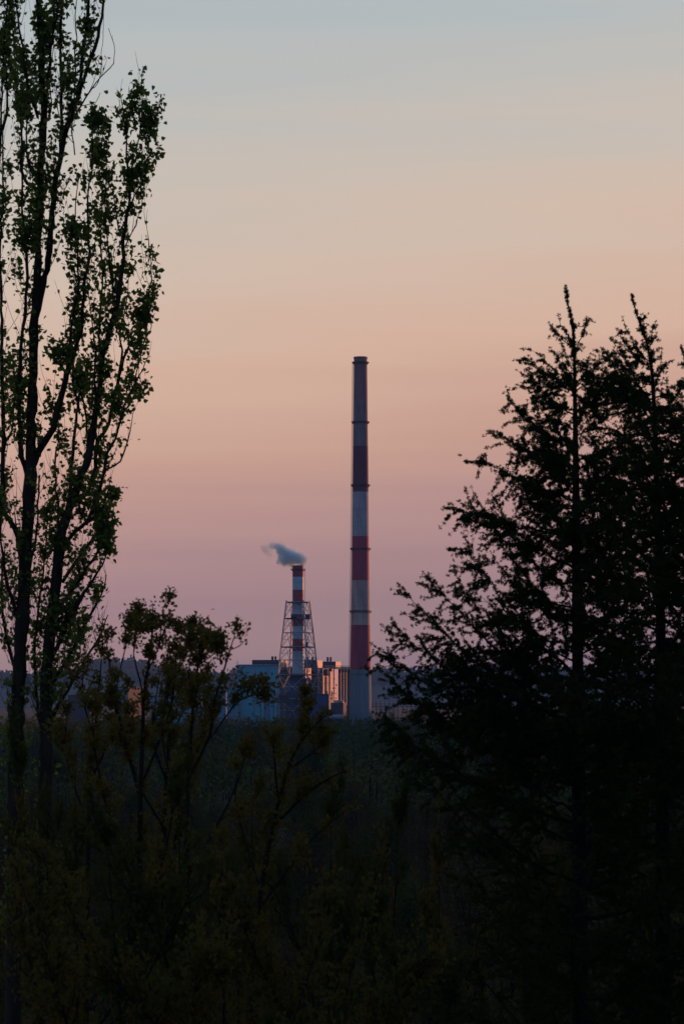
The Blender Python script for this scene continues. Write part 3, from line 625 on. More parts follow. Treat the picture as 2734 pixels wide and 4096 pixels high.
# ------------------------------------------------------------------ the wood between the slope and the plant
def make_wood_tree(seed, h, w, n, size, leafm, label, shape):
    rng = np.random.default_rng(seed)
    root = thing('deciduous_tree', label, 'tree', (0, 0, 0), 'trees of the dark wood below the power plant')
    tr, cr = MB(), MB()
    tp = np.array([[0, 0, -0.5], [0.1, 0.05, h * 0.3], [0.0, 0.1, h * 0.6], [0.1, 0, h * 0.93]])
    tp = smooth_path(np.column_stack([tp, [0.26, 0.2, 0.12, 0.03]]), 0.8); tr.tube(tp[:, :3], tp[:, 3], 6)
    cl = []
    for k in range(46):
        f = rng.uniform(0.22, 1.0); az = rng.uniform(0, 6.283)
        R = w * shape(f) * rng.uniform(0.45, 1.0)
        p0 = np.array([0.05, 0.05, h * f * 0.80]); e = np.array([R * math.cos(az), R * math.sin(az), h * f])
        t = smooth_path(np.vstack([p0, (p0 + e) / 2 + [0, 0, -0.2], e]), 0.5)
        tr.tube(t, np.linspace(0.05, 0.012, len(t)), 4, cap=False); cl.append((e, R))
        for _ in range(3):
            q = t[rng.integers(len(t) // 2, len(t))]; e2 = q + rand_dirs(1, rng)[0] * 0.9 + [0, 0, 0.8]
            tr.tube(np.array([q, (q + e2) / 2, e2]), [0.015, 0.012, 0.006], 3, cap=False); cl.append((e2, R))
    pos = []
    for e, R in cl:
        pos.append(e + rng.normal(size=(n // len(cl), 3)) * [0.5, 0.5, 0.45] * (0.6 + 0.25 * w / 3))
    pos = np.vstack(pos); a = rand_dirs(len(pos), rng)
    leaves(cr, pos, a, rng.uniform(size * 0.7, size * 1.3, len(pos)), 'card', 0, rng)
    tr.build('trunk', M['bark_oak'], root, None, smooth=True)
    cr.build('crown', M[leafm], root)
    return root
WL = 'dark bushy tree standing in the dense wood below the power plant'
wood = [make_wood_tree(61, 15, 3.6, 5200, 0.20, 'leaf_dark', WL, lambda f: math.sin(math.pi * min(1, f * 0.9 + 0.08)) ** 0.7),
        make_wood_tree(62, 16, 2.6, 4200, 0.18, 'leaf_brown', WL, lambda f: math.sin(math.pi * min(1, f * 0.92 + 0.06)) ** 0.6),
        make_wood_tree(63, 14, 4.2, 5600, 0.22, 'leaf_brown', WL, lambda f: math.sin(math.pi * min(1, f * 0.85 + 0.12)) ** 0.6)]
rw = np.random.default_rng(77); first = [True] * 3; cnt = 0
Dw = 95.0
while Dw < 470 and cnt < 250:
    half = 0.1177 * Dw + 4
    x = -half + rw.uniform(0, 5)
    while x < half and cnt < 250:
        k = int(rw.integers(0, 3)); sc = rw.uniform(0.8, 1.12); y = Dw + rw.uniform(-4, 4)
        loc = (x, y, float(terrain(x, y)))
        if first[k]: wood[k].location = loc; wood[k].rotation_euler = (0, 0, rw.uniform(0, 6)); wood[k].scale = (sc,) * 3; first[k] = False
        else: dup(wood[k], loc, rw.uniform(0, 6.28), sc)
        cnt += 1; x += rw.uniform(5.5, 9.5)
    Dw += 11 + Dw * 0.045
# taller crowns that stand out of the far wood
for i in range(64):
    D_ = 480 * (1660 / 480) ** rw.uniform(0, 1); k = int(rw.integers(0, 3)); y = D_; x = rw.uniform(-0.118, 0.118) * D_
    dup(wood[k], (x, y, float(terrain(x, y))), rw.uniform(0, 6.28), rw.uniform(0.95, 1.22) if D_ > 1100 else rw.uniform(1.0, 1.4))
# far wood: nobody could count it
fw = MB(); D = 480.0; pp, aa, ss = [], [], []
while D < 1690:
    half = 0.125 * D + 6; x = -half
    while x < half:
        y = D + rw.uniform(-9, 9); h = rw.uniform(8.0, 18) + 2.0 * math.sin(x * 0.05 + D * 0.013); w = rw.uniform(2.0, 5.2)
        if D > 1500: h = min(h * 0.92, 14.5)
        n = 180; cz = h * 0.62
        c = rand_dirs(n, rw) * rw.uniform(0.55, 1.05, (n, 1)) * [w, w, h * 0.40] + [x, y, GZ + cz]
        pp.append(c); a = rand_dirs(n, rw); aa.append(a); ss.append(rw.uniform(0.6, 1.3, n) * (0.45 + 0.00045 * D))
        fw.tube(np.array([[x, y, GZ - 0.3], [x, y, GZ + h * 0.5], [x + 0.2, y, GZ + h * 0.95]]), [0.25, 0.18, 0.04], 4, 1, cap=False)
        x += rw.uniform(4.5, 9.5)
    D += 14 + D * 0.028
leaves(fw, np.vstack(pp), np.vstack(aa), np.concatenate(ss), 'card', 0, rw)
o = fw.build('distant_wood', [M['leaf_far'], M['bark_oak']]); tag(o, kind='stuff')
# trees clothing the far hill
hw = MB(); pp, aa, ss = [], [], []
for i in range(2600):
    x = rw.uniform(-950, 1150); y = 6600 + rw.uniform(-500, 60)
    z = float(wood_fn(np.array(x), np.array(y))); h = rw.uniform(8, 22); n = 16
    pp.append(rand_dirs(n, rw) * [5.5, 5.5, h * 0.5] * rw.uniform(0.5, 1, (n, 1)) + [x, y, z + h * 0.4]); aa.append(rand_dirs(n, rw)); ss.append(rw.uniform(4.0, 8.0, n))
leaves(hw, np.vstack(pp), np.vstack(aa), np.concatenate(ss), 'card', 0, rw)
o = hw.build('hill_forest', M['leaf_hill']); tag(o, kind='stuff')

# ------------------------------------------------------------------ tall chimney
D0 = 1815.0
def zz(py, D): return (HY - py) * D / F
def rail(mb, cx, cy, r, z, h=1.3, n=24, t=0.07):
    for k in (0.5, 1.0):
        th = np.linspace(0, 2 * math.pi, n + 1); mb.tube(np.stack([cx + r*np.cos(th), cy + r*np.sin(th), np.full(n+1, z + h*k)], 1), t, 4, cap=False)
    for k in range(0, n):
        a = 2 * math.pi * k / n; mb.tube([(cx + r*math.cos(a), cy + r*math.sin(a), z), (cx + r*math.cos(a), cy + r*math.sin(a), z + h)], t, 4)
def ring_platform(parent, origin, cx, cy, rs, ext, z, m, n=24, th=0.35, h=1.4):
    b = MB(); b.ring(cx, cy, rs - 0.05, rs + ext, z - th, z, 36)
    for k in range(n):
        a = 2 * math.pi * (k + 0.5) / n; c, d = math.cos(a), math.sin(a)
        b.tube([(cx + (rs - 0.05)*c, cy + (rs - 0.05)*d, z - th - ext * 1.1), (cx + (rs + ext*0.95)*c, cy + (rs + ext*0.95)*d, z - th - 0.02)], 0.12, 4)
    pf = b.build('platform', m, parent, origin)
    r = MB(); rail(r, cx, cy, rs + ext - 0.08, z, h, n); r.build('railing', M['steel'], pf)
    return pf
c0 = P(1441, 2760, D0); cxm, s0 = c0[0], D0 / F
bc = np.array([cxm, D0, GZ])
ch = thing('industrial_chimney', 'tall tapering chimney with faded red and white bands and a sooty dark top', 'chimney', bc)
def rad_at(py): return np.interp(py, [1430, 2322, 2680, 2850, 2960], [26.2, 35.6, 41.8, 44, 45.3]) * s0
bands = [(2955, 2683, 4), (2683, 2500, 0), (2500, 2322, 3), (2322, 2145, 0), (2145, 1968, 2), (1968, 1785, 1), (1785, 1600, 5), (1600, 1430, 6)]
prof, mis = [(rad_at(2955), GZ)], []
for a, b_, m_ in bands:
    k = max(2, int((a - b_) / 40))
    for i in range(1, k + 1):
        y = a + (b_ - a) * i / k; prof.append((rad_at(y), zz(y, D0))); mis.append(m_)
sh = MB(); sh.lathe(cxm, D0, prof, 64, mis, cap=False)
sh.ring(cxm, D0, rad_at(1430) - 0.5, rad_at(1430) + 0.25, zz(1436, D0), zz(1428, D0), 64, 6)
sh.ring(cxm, D0, rad_at(2683) - 0.02, rad_at(2683) + 0.12, zz(2692, D0), zz(2679, D0), 64, 4)
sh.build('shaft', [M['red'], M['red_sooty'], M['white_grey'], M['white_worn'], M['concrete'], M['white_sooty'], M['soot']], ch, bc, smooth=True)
for py in (1448, 1686, 1938, 2192, 2442): ring_platform(ch, bc, cxm, D0, rad_at(py), 1.25, zz(py, D0), M['dark_steel'], 28)
ring_platform(ch, bc, cxm, D0, rad_at(2694), 0.55, zz(2694, D0), M['concrete'], 28, 0.3, 0.8)
la_ = MB(); ys_ = np.linspace(2880, 1450, 60)
def lad(py, off, lat):
    a = math.radians(188); r = rad_at(py) + off
    return (cxm + r * math.cos(a) - lat * math.sin(a), D0 + r * math.sin(a) + lat * math.cos(a), zz(py, D0))
for lat in (-0.3, 0.3): la_.tube([lad(y, 0.35, lat) for y in ys_], 0.06, 4)
for lat in (-0.45, 0.45): la_.tube([lad(y, 0.95, lat) for y in ys_], 0.05, 4)
for y in np.arange(1450, 2880, 7.0):
    la_.tube([lad(y, 0.3, -0.45), lad(y, 0.95, -0.45), lad(y, 1.05, 0), lad(y, 0.95, 0.45), lad(y, 0.3, 0.45)], 0.06, 4)
la_.build('ladder', M['dark_steel'], ch, bc)

# ------------------------------------------------------------------ smaller chimney in its lattice tower
D1 = 1790.0; s1 = D1 / F
c1 = P(1191.5, 2760, D1); x1 = c1[0]; bt = np.array([x1, D1, GZ])
lc = thing('lattice_chimney', 'smoking chimney with clean red and white bands, standing in a steel lattice tower', 'chimney', bt)
sh = MB(); bnd = [2694, 2603.6, 2555, 2505, 2457, 2406, 2359, 2308, 2262]; prof = [(23.0*s1, zz(2694, D1))]; mis = []
for i in range(8):
    a, b_ = bnd[i], bnd[i+1]; prof.append((np.interp(b_, [2262, 2694], [22.2, 22.8]) * s1, zz(b_, D1))); mis.append(1 if i % 2 == 0 else 0)
prof += [(20.8 * s1, zz(2262, D1)), (20.8 * s1, zz(2290, D1))]; mis += [2, 2]
sh.lathe(x1, D1, prof, 48, mis, cap=False)
for y in (2270, 2296, 2322, 2347, 2382, 2430, 2480, 2530, 2580, 2625, 2660): sh.ring(x1, D1, 22 * s1, 23.6 * s1, zz(y + 1, D1), zz(y - 1, D1), 48, 0 if any(bnd[k+1] < y < bnd[k] and k % 2 for k in range(8)) else 1)
sh.build('shaft', [M['red_new'], M['white_new'], M['soot']], lc, bt, smooth=False)
ring_platform(lc, bt, x1, D1, 22.4 * s1, 7.5 * s1, zz(2275, D1), M['dark_steel'], 20, 0.3, 1.5)
TA = math.radians(25)
def tr_(py): return np.interp(py, [2400, 2408, 2698, 2841, 2960], [50.5, 51.5, 88, 90, 91]) * s1
def corner(k, py):
    a = TA + k * math.pi / 2; r = tr_(py); return np.array([x1 + r*math.cos(a), D1 + r*math.sin(a), zz(py, D1) if py < 2955 else GZ])
lv = [2408, 2473, 2531, 2587, 2640, 2698, 2747, 2794, 2841, 2955]
for k in range(4):
    b = MB(); b.tube([corner(k, y) for y in (2402, 2698, 2955)], 0.36, 8); b.build('leg', M['steel'], lc, bt)
br = MB()
for i, y in enumerate(lv[:-1]):
    for k in range(4):
        A, B = corner(k, y), corner((k + 1) % 4, y); br.tube([A, B], 0.24, 6)
        if i + 1 < len(lv):
            C, E = corner(k, lv[i+1]), corner((k + 1) % 4, lv[i+1]); Mx = (A + B) / 2; My = (C + E) / 2
            if i < 5:
                br.tube([Mx, C], 0.19, 5); br.tube([Mx, E], 0.19, 5)
                br.tube([(A + C) / 2, (Mx + C) / 2], 0.12, 4); br.tube([(B + E) / 2, (Mx + E) / 2], 0.12, 4)
                br.tube([(A + C) / 2, (A + Mx) / 2], 0.11, 4); br.tube([(B + E) / 2, (B + Mx) / 2], 0.11, 4)
            elif i % 2: br.tube([A, My], 0.24, 5); br.tube([B, My], 0.24, 5)
            else: br.tube([Mx, C], 0.24, 5); br.tube([Mx, E], 0.24, 5)
    if y in (2408, 2473, 2587, 2531):             # guides to the shaft
        for k in range(4):
            A = corner(k, y); d = A - np.array([x1, D1, A[2]]); d /= np.linalg.norm(d); br.tube([A, np.array([x1, D1, A[2]]) + d * 22 * s1], 0.18, 5)
br.build('bracing', M['steel'], lc, bt)
def sq_platform(py, wi, t=0.45):
    b = MB(); z = zz(py, D1); out = [corner(k, py) for k in range(4)]
    for k in range(4):
        A, B = out[k], out[(k + 1) % 4]; ce = np.array([x1, D1, A[2]])
        d1, d2 = (ce - A), (ce - B); A2 = A + d1 * wi; B2 = B + d2 * wi
        v = [A, B, B2, A2, A - [0, 0, t], B - [0, 0, t], B2 - [0, 0, t], A2 - [0, 0, t]]
        b.raw(v, [[0, 1, 2, 3], [7, 6, 5, 4], [0, 4, 5, 1], [2, 6, 7, 3]])
    pf = b.build('platform', M['dark_steel'], lc, bt); r = MB()
    for k in range(4):
        A, B = out[k], out[(k + 1) % 4]
        for h in (0.75, 1.5): r.tube([A + [0, 0, h], B + [0, 0, h]], 0.07, 4)
        for f in np.linspace(0, 1, 9)[:-1]: q = A + (B - A) * f; r.tube([q, q + [0, 0, 1.5]], 0.07, 4)
    r.build('railing', M['steel'], pf)
for y, wi in ((2409, 0.5), (2474, 0.42), (2588, 0.35), (2699, 0.72)): sq_platform(y, wi)
def cabinet(px0, px1, py0, py1, D, dep):
    b = MB(); x0, x1_ = P(px0, 0, D)[0], P(px1, 0, D)[0]; z0, z1 = zz(py1, D), zz(py0, D)
    b.abox(x0, x1_, D - dep, D + dep, z0, z1); b.abox(x0 - 0.15, x1_ + 0.15, D - dep - 0.15, D + dep + 0.15, z1 + 0.002, z1 + 0.2)
    for k in range(1, 4): xx = x0 + (x1_ - x0) * k / 4; b.abox(xx - 0.05, xx + 0.05, D - dep - 0.08, D - dep - 0.002, z0 + 0.1, z1 - 0.1)
    b.build('cabinet', M['dark_steel'], lc, bt)
cabinet(1220, 1239, 2458, 2473, D1 - 5, 1.2); cabinet(1163, 1186, 2459, 2473, D1 - 6, 1.0); cabinet(1222, 1231, 2570, 2587, D1 - 8, 1.0)
# stair tower running up inside the lattice
st_ = MB(); xa = P(1232, 0, D1 - 8)[0]
for i in range(28):
    z = zz(2900, D1) + i * 2.9
    if z > zz(2480, D1): break
    xo = xa - 0.055 * max(0, z - zz(2698, D1)) * 0.55
    st_.tube([(xo - 0.9, D1 - 8, z), (xo + 0.9, D1 - 8, z + 1.45)], 0.14, 4); st_.tube([(xo + 0.9, D1 - 7, z + 1.45), (xo - 0.9, D1 - 7, z + 2.9)], 0.14, 4)
    for sx in (-1, 1): st_.tube([(xo + sx, D1 - 7.5, z), (xo + sx - 0.055 * 2.9 * 0.55 * (z > zz(2698, D1)), D1 - 7.5, z + 2.9)], 0.1, 4)
st_.build('stair', M['steel'], lc, bt)
la_ = MB()
for y in np.arange(2280, 2405, 4.0): la_.ring(x1 + 23.2*s1 + 0.5, D1 - 1.0, 0.36, 0.46, zz(y, D1) - 0.08, zz(y, D1), 10)
for dx in (-0.3, 0.3): la_.tube([(x1 + 23.2*s1 + 0.5 + dx, D1 - 1.0, zz(2405, D1)), (x1 + 23.2*s1 + 0.5 + dx, D1 - 1.0, zz(2276, D1))], 0.06, 4)
la_.build('ladder', M['dark_steel'], lc, bt)

# absorber vessel under the flue
vx = P(1186, 0, D1)[0]; vb = np.array([vx, D1, GZ])
vs = thing('absorber_vessel', 'navy blue vessel with a coned top under the lattice chimney', 'tank', vb)
b = MB(); R = 54 * s1
b.lathe(vx, D1, [(R, GZ), (R, zz(2772, D1)), (R * 0.92, zz(2752, D1)), (R * 0.52, zz(2706, D1)), (R * 0.5, zz(2700.5, D1))], 40)
b.build('body', M['vessel'], vs, vb, smooth=False)
b = MB()
for y in (2772, 2800, 2830): b.ring(vx, D1, R + 0.003, R + 0.5, zz(y, D1) - 0.35, zz(y, D1), 40)
b.build('stiffener_ring', M['vessel'], vs, vb)
b = MB(); b.tube([(vx + 30*s1, D1 - 4, zz(2722, D1)), (vx + 50*s1, D1 - 4, zz(2716, D1)), (vx + 56*s1, D1 - 3, zz(2740, D1)), (vx + 56*s1, D1 - 3, zz(2800, D1))], 1.2, 12); b.build('duct', M['vessel'], vs, vb)

# ------------------------------------------------------------------ plant buildings
BETA = math.radians(15)
U = np.array([math.cos(BETA), -math.sin(BETA), 0]); V = np.array([math.sin(BETA), math.cos(BETA), 0])
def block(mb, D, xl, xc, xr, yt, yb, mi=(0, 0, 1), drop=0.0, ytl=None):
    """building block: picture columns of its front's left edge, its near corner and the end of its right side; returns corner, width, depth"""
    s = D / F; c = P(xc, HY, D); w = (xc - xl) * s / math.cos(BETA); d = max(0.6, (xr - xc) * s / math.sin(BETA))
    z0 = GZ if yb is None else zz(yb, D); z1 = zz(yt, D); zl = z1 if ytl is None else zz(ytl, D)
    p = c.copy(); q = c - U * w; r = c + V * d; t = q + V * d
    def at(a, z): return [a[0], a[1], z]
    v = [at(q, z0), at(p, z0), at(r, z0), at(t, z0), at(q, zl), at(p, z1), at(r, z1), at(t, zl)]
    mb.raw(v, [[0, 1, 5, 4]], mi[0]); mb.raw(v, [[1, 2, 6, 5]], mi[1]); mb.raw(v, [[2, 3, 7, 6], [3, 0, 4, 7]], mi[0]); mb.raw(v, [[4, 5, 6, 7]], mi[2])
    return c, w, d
def on_front(mb, D, x0, x1_, y0, y1, out=0.15, mi=0, xc=None, thick=0.12):
    """a panel laid on a front wall whose near corner stands in column xc at distance D"""
    s = D / F; c = P(xc, HY, D); a0 = (xc - x0) * s / math.cos(BETA); a1 = (xc - x1_) * s / math.cos(BETA)
    p0 = c - U * a0; p1 = c - U * a1; m = (p0 + p1) / 2 - V * (out)
    m[2] = (zz(y0, D) + zz(y1, D)) / 2
    mb.box(m, U * abs(a0 - a1) / 2, V * thick, [0, 0, abs(zz(y0, D) - zz(y1, D)) / 2], mi)
def on_side(mb, D, x0, x1_, y0, y1, xc, out=0.15, mi=0, thick=0.12):
    s = D / F; c = P(xc, HY, D); a0 = (x0 - xc) * s / math.sin(BETA); a1 = (x1_ - xc) * s / math.sin(BETA)
    m = c + V * (a0 + a1) / 2 + U * out; m[2] = (zz(y0, D) + zz(y1, D)) / 2
    mb.box(m, V * abs(a1 - a0) / 2, U * thick, [0, 0, abs(zz(y0, D) - zz(y1, D)) / 2], mi)
def vent(parent, org, D, x0, x1_, yt, yb, m='dark_steel', push=6.0):
    b = MB(); s = D / F; c = P((x0 + x1_) / 2, HY, D) + V * push; r = (x1_ - x0) / 2 * s
    z0, z1 = zz(yb, D) - 1.0, zz(yt, D)
    b.lathe(c[0], c[1], [(r * 0.7, z0), (r * 0.7, z0 + (z1-z0) * 0.35), (r, z0 + (z1-z0) * 0.42), (r, z1 - 0.25), (r * 0.96, z1)], 16)
    return b.build('roof_vent', M[m], parent, org)
def bld(name, label, D, xc, cat='building'):
    c = P(xc, HY, D); c[2] = GZ; return thing(name, label, cat, c), c

# hall with the pale teal cladding
DH = 1822.0
hall, ho = bld('industrial_hall', 'large windowless hall clad in pale teal sheets, left of the lattice tower', DH, 1117, 'hall')
b = MB(); block(b, DH, 947, 1117, 1118, 2664, None, (0, 0, 1), ytl=2658); b.build('wall', [M['clad_teal'], M['roof']], hall, ho)
b = MB(); on_front(b, DH, 946, 1117.5, 2657.5, 2662.5, 0.2, 0, 1117, 0.19); b.build('gutter', M['pale_strip'], hall, ho)
b = MB(); block(b, DH - 3, 880, 946, 946.6, 2752, None, (0, 0, 1)); b.build('annex', [M['clad_low'], M['roof']], hall, ho)
b = MB()
for x in (958, 1014, 1066): on_front(b, DH, x, x + 2, 2666, 2900, 0.25, 0, 1117, 0.12)
b.build('downpipe', M['steel'], hall, ho)

# boiler house behind: stepped volumes with sunlit right-hand walls
DB = 1875.0
bh, bo = bld('boiler_house', 'dark stepped boiler house with sunlit end walls behind the lattice tower', DB, 1221)
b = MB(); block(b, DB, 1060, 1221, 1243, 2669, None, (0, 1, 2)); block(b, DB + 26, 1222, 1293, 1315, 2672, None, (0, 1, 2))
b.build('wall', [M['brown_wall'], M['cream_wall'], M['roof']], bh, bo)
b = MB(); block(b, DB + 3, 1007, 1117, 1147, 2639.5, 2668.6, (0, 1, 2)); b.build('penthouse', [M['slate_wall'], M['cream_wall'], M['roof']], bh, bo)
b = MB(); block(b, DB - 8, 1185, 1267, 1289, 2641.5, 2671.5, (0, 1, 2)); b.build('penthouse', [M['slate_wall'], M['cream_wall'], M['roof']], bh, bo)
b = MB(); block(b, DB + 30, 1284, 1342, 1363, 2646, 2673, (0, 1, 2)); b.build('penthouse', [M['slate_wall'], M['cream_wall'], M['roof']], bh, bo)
for x0, x1_, yt, D, yb in ((1074, 1084, 2625, DB + 3, 2640), (1087, 1096, 2625, DB + 3, 2640), (1186, 1192, 2626, DB - 8, 2642), (1218, 1224, 2627, DB - 8, 2642), (1235, 1245, 2628, DB - 8, 2642), (1296, 1305, 2628, DB + 30, 2647), (1308, 1317, 2628, DB + 30, 2647)):
    vent(bh, bo, D, x0, x1_, yt, yb)
b = MB()                                   # overhanging conveyor gallery that darkens the top of the end wall
on_side(b, DB + 26, 1293.5, 1313, 2676, 2703, 1293, 0.9, 0, 0.8); on_front(b, DB + 26, 1240, 1293, 2676, 2690, 0.8, 0, 1293, 0.7); b.build('gallery', M['slate_wall'], bh, bo)
b = MB()
for x in (1297, 1302, 1307): on_side(b, DB + 26, x, x + 1.0, 2706, 2776, 1293, 0.2)
on_side(b, DB + 26, 1294, 1314, 2732, 2734, 1293, 0.3); b.build('pilaster', M['brown_wall'], bh, bo)
for x in (1122, 1130, 1138):
    b = MB(); on_side(b, DB + 3, x, x + 1.2, 2643, 2666, 1117, 0.2); b.build('frame_post', M['steel'], bh, bo)
b = MB()
for i in range(9): on_front(b, DB, 1125 + i * 10, 1131 + i * 10, 2678, 2686, 0.12, 0, 1221)
b.build('window_band', M['window'], bh, bo)

# rendered bunker bay, its right-hand wall in full sun
DK = 1868.0
bk, ko = bld('bunker_bay', 'tall off white bunker bay catching pink sunlight, beside the row of dark silos', DK, 1320)
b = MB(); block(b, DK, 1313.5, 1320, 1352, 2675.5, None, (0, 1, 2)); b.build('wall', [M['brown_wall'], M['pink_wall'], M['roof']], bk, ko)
b = MB(); on_side(b, DK, 1317, 1326, 2674, 2685, 1320, 0.5, 0, 0.5); b.build('hood', M['dark_steel'], bk, ko)
for (x, y, w, h) in ((1332, 2713, 7, 4), (1342, 2737, 5, 6), (1329, 2750, 2.5, 5), (1334, 2750, 2.5, 5), (1339, 2750, 2.5, 5), (1329, 2771, 2.5, 5), (1334, 2771, 2.5, 5), (1340, 2771, 2.5, 5), (1331, 2790, 4, 5), (1340, 2790, 4, 5)):
    b = MB(); on_side(b, DK, x, x + w, y, y + h, 1320, 0.06, 0, 0.09); b.build('window', M['window'], bk, ko)

# row of silos, each lit along its right edge
sg = 'dark silos in a row between the bunker bay and the tall chimney'
for i, (px, r, D) in enumerate(((1359, 6.2, 1850), (1371, 5.4, 1858), (1382, 5.2, 1862), (1393, 5.2, 1866))):
    sx = P(px, 0, D)[0]; o_ = np.array([sx, D, GZ]); s = D / F
    lab = ['leftmost dark silo, beside the sunlit bunker bay wall', 'second dark silo to the right of the bunker bay', 'third dark silo, left of the one touching the tall chimney', 'rightmost dark silo, seen against the edge of the tall chimney'][i]
    sl = thing('silo', lab, 'silo', o_, sg)
    b = MB(); b.lathe(sx, D, [(r*s, GZ), (r*s, zz(2684, D)), (r*s*0.75, zz(2677, D)), (0.5, zz(2676, D))], 28); b.build('shell', M['slate_wall'], sl, o_, smooth=False)
    b = MB()
    for y in np.arange(2690, 2830, 22): b.ring(sx, D, r*s + 0.003, r*s + 0.14, zz(y, D) - 0.25, zz(y, D), 28)
    b.build('hoop', M['dark_steel'], sl, o_)
    b = MB(); b.tube([(sx + r*s*0.3, D - r*s*1.05, zz(2840, D)), (sx + r*s*0.3, D - r*s*1.05, zz(2690, D))], 0.25, 6); b.build('pipe', M['steel'], sl, o_)
# deck that spans the silo heads
Dd = 1846.0; dk0 = P(1300, 2670, Dd); dk1 = P(1399, 2671, Dd + 2)
dk, do = bld('silo_deck', 'thin steel deck with a railing bridging the heads of the silos', Dd, 1350, 'platform')
b = MB(); m = (dk0 + dk1) / 2; m[1] = Dd + 10; b.box(m, [(dk1[0] - dk0[0]) / 2, 0, 0], [0, 8, 0], [0, 0, 0.25]); b.build('deck', M['steel'], dk, do)
b = MB()
for h in (0.7, 1.4): b.tube([dk0 + [0, 2, h], dk1 + [0, 2, h]], 0.07, 4)
for f in np.linspace(0, 1, 20): q = dk0 + (dk1 - dk0) * f + [0, 2, 0]; b.tube([q, q + [0, 0, 1.4]], 0.07, 4)
b.build('railing', M['steel'], dk, do)
for f in (0.02, 0.35, 0.62, 0.98):
    q = dk0 + (dk1 - dk0) * f + [0, 3, 0]; b = MB(); b.tube([[q[0], q[1], GZ], [q[0], q[1], q[2] - 0.25]], 0.35, 8); b.build('column', M['dark_steel'], dk, do)

# open steel stair tower right of the lattice
Dt = 1835.0; tw_, to = bld('stair_tower', 'narrow open steel stair tower right of the lattice tower', Dt, 1281, 'tower')
b = MB(); xs_ = [P(1273, 0, Dt)[0], P(1290, 0, Dt)[0]]
for x in xs_:
    for dy in (0, 3): b.tube([(x, Dt + dy, GZ), (x, Dt + dy, zz(2668, Dt))], 0.18, 4)
b.build('frame', M['steel'], tw_, to)
b = MB(); z = GZ; k = 0
while z < zz(2672, Dt):
    a, c = (xs_ if k % 2 == 0 else xs_[::-1]); b.box(((a + c) / 2, Dt + 1.5, z), ((c - a) / 2, 0, 0), (0, 1.5, 0), (0, 0, 0.06)); b.tube([(a, Dt + 0.4, z), (c, Dt + 0.4, z + 2.6)], 0.2, 4)
    b.tube([(a, Dt + 0.1, z + 1.1), (c, Dt + 0.1, z + 3.7)], 0.07, 4); z += 2.6; k += 1
b.build('stair', M['steel'], tw_, to)

# strong blue building in front
DF = 1762.0; bf, fo = bld('switchgear_building', 'low flat-roofed building with a strong blue front, right of the vessel', DF, 1315)
b = MB(); block(b, DF, 1236, 1315, 1335, 2777, None, (0, 1, 2)); b.build('wall', [M['blue_wall'], M['slate_wall'], M['roof']], bf, fo)
b = MB(); on_front(b, DF, 1236, 1315.4, 2775.5, 2778.5, 0.1, 0, 1315, 0.3); b.build('parapet', M['blue_wall'], bf, fo)
b = MB(); on_side(b, DF, 1322, 1329, 2790, 2797, 1315, 0.05); b.build('window', M['window'], bf, fo)
for x0, x1_ in ((1300, 1306), (1318, 1323)): vent(bf, fo, DF, x0, x1_, 2764, 2778, push=3.0)
Dp = 1752.0; ph, po = bld('pump_house', 'low dark pump house with a pale plinth at the foot of the tall chimney', Dp, 1372)
b = MB(); block(b, Dp, 1322, 1372, 1384, 2811, None, (0, 1, 2)); b.build('wall', [M['slate_wall'], M['brown_wall'], M['roof']], ph, po)
b = MB(); on_front(b, Dp, 1292, 1371.5, 2858, 2876, 0.5, 0, 1372, 0.4); b.build('plinth', M['pale_strip'], ph, po)
b = MB()
for x in (1341, 1348): on_front(b, Dp, x, x + 3, 2825, 2833, 0.05, 0, 1372)
b.build('window', M['window'], ph, po)
b = MB()
for i in range(8): x = P(1336 + i * 5, 0, Dp)[0]; b.tube([(x, Dp + 3, zz(2811, Dp)), (x, Dp + 3, zz(2800 + (i % 3) * 2, Dp))], 0.3 + 0.1 * (i % 2), 8)
b.tube([(P(1334, 0, Dp)[0], Dp + 3, zz(2803, Dp)), (P(1374, 0, Dp)[0], Dp + 3, zz(2804, Dp))], 0.35, 8); b.build('pipework', M['pipe'], ph, po)

# low halls on the left, seen through the oaks
DL = 1700.0; lh, lo = bld('low_hall', 'long low teal hall behind the oak twigs, left of the large hall', DL, 905, 'hall')
b = MB(); block(b, DL, 806, 905, 905.6, 2762, None, (0, 0, 1)); block(b, DL - 20, 600, 806, 808, 2790, None, (0, 0, 1)); b.build('wall', [M['clad_low'], M['roof']], lh, lo)
b = MB()
for i in range(11): on_front(b, DL - 20, 620 + i * 16, 629 + i * 16, 2806, 2812, 0.05, 0, 806)
b.build('window', M['window'], lh, lo)
for x0, x1_ in ((850, 862), (700, 708)): vent(lh, lo, DL if x0 > 806 else DL - 20, x0, x1_, 2752 if x0 > 806 else 2782, 2764 if x0 > 806 else 2792, 'steel', 4.0)
DS = 1950.0; sb, so = bld('workshop_building', 'small flat workshop with a pinkish end wall, far left between poplar and oak', DS, 512)
b = MB(); block(b, DS, 457, 512, 562, 2747, None, (0, 1, 2)); b.build('wall', [M['clad_low'], M['shade_dimmed_wall'], M['roof']], sb, so)
b = MB(); on_front(b, DS, 456, 513, 2744.5, 2748, 0.2, 0, 512, 0.3); b.build('parapet', M['pale_strip'], sb, so)
for k in range(4):
    b = MB(); on_front(b, DS, 465 + k * 11, 472 + k * 11, 2760, 2768, 0.05, 0, 512); b.build('window', M['window'], sb, so)
DQ = 2060.0; s2, qo = bld('storage_shed', 'faint grey storage shed behind the forked poplar, under the hill', DQ, 360)
b = MB(); block(b, DQ, 270, 360, 363, 2774, None, (0, 0, 1), ytl=2780); b.build('wall', [M['shade_dimmed_wall'], M['roof']], s2, qo)
b = MB()
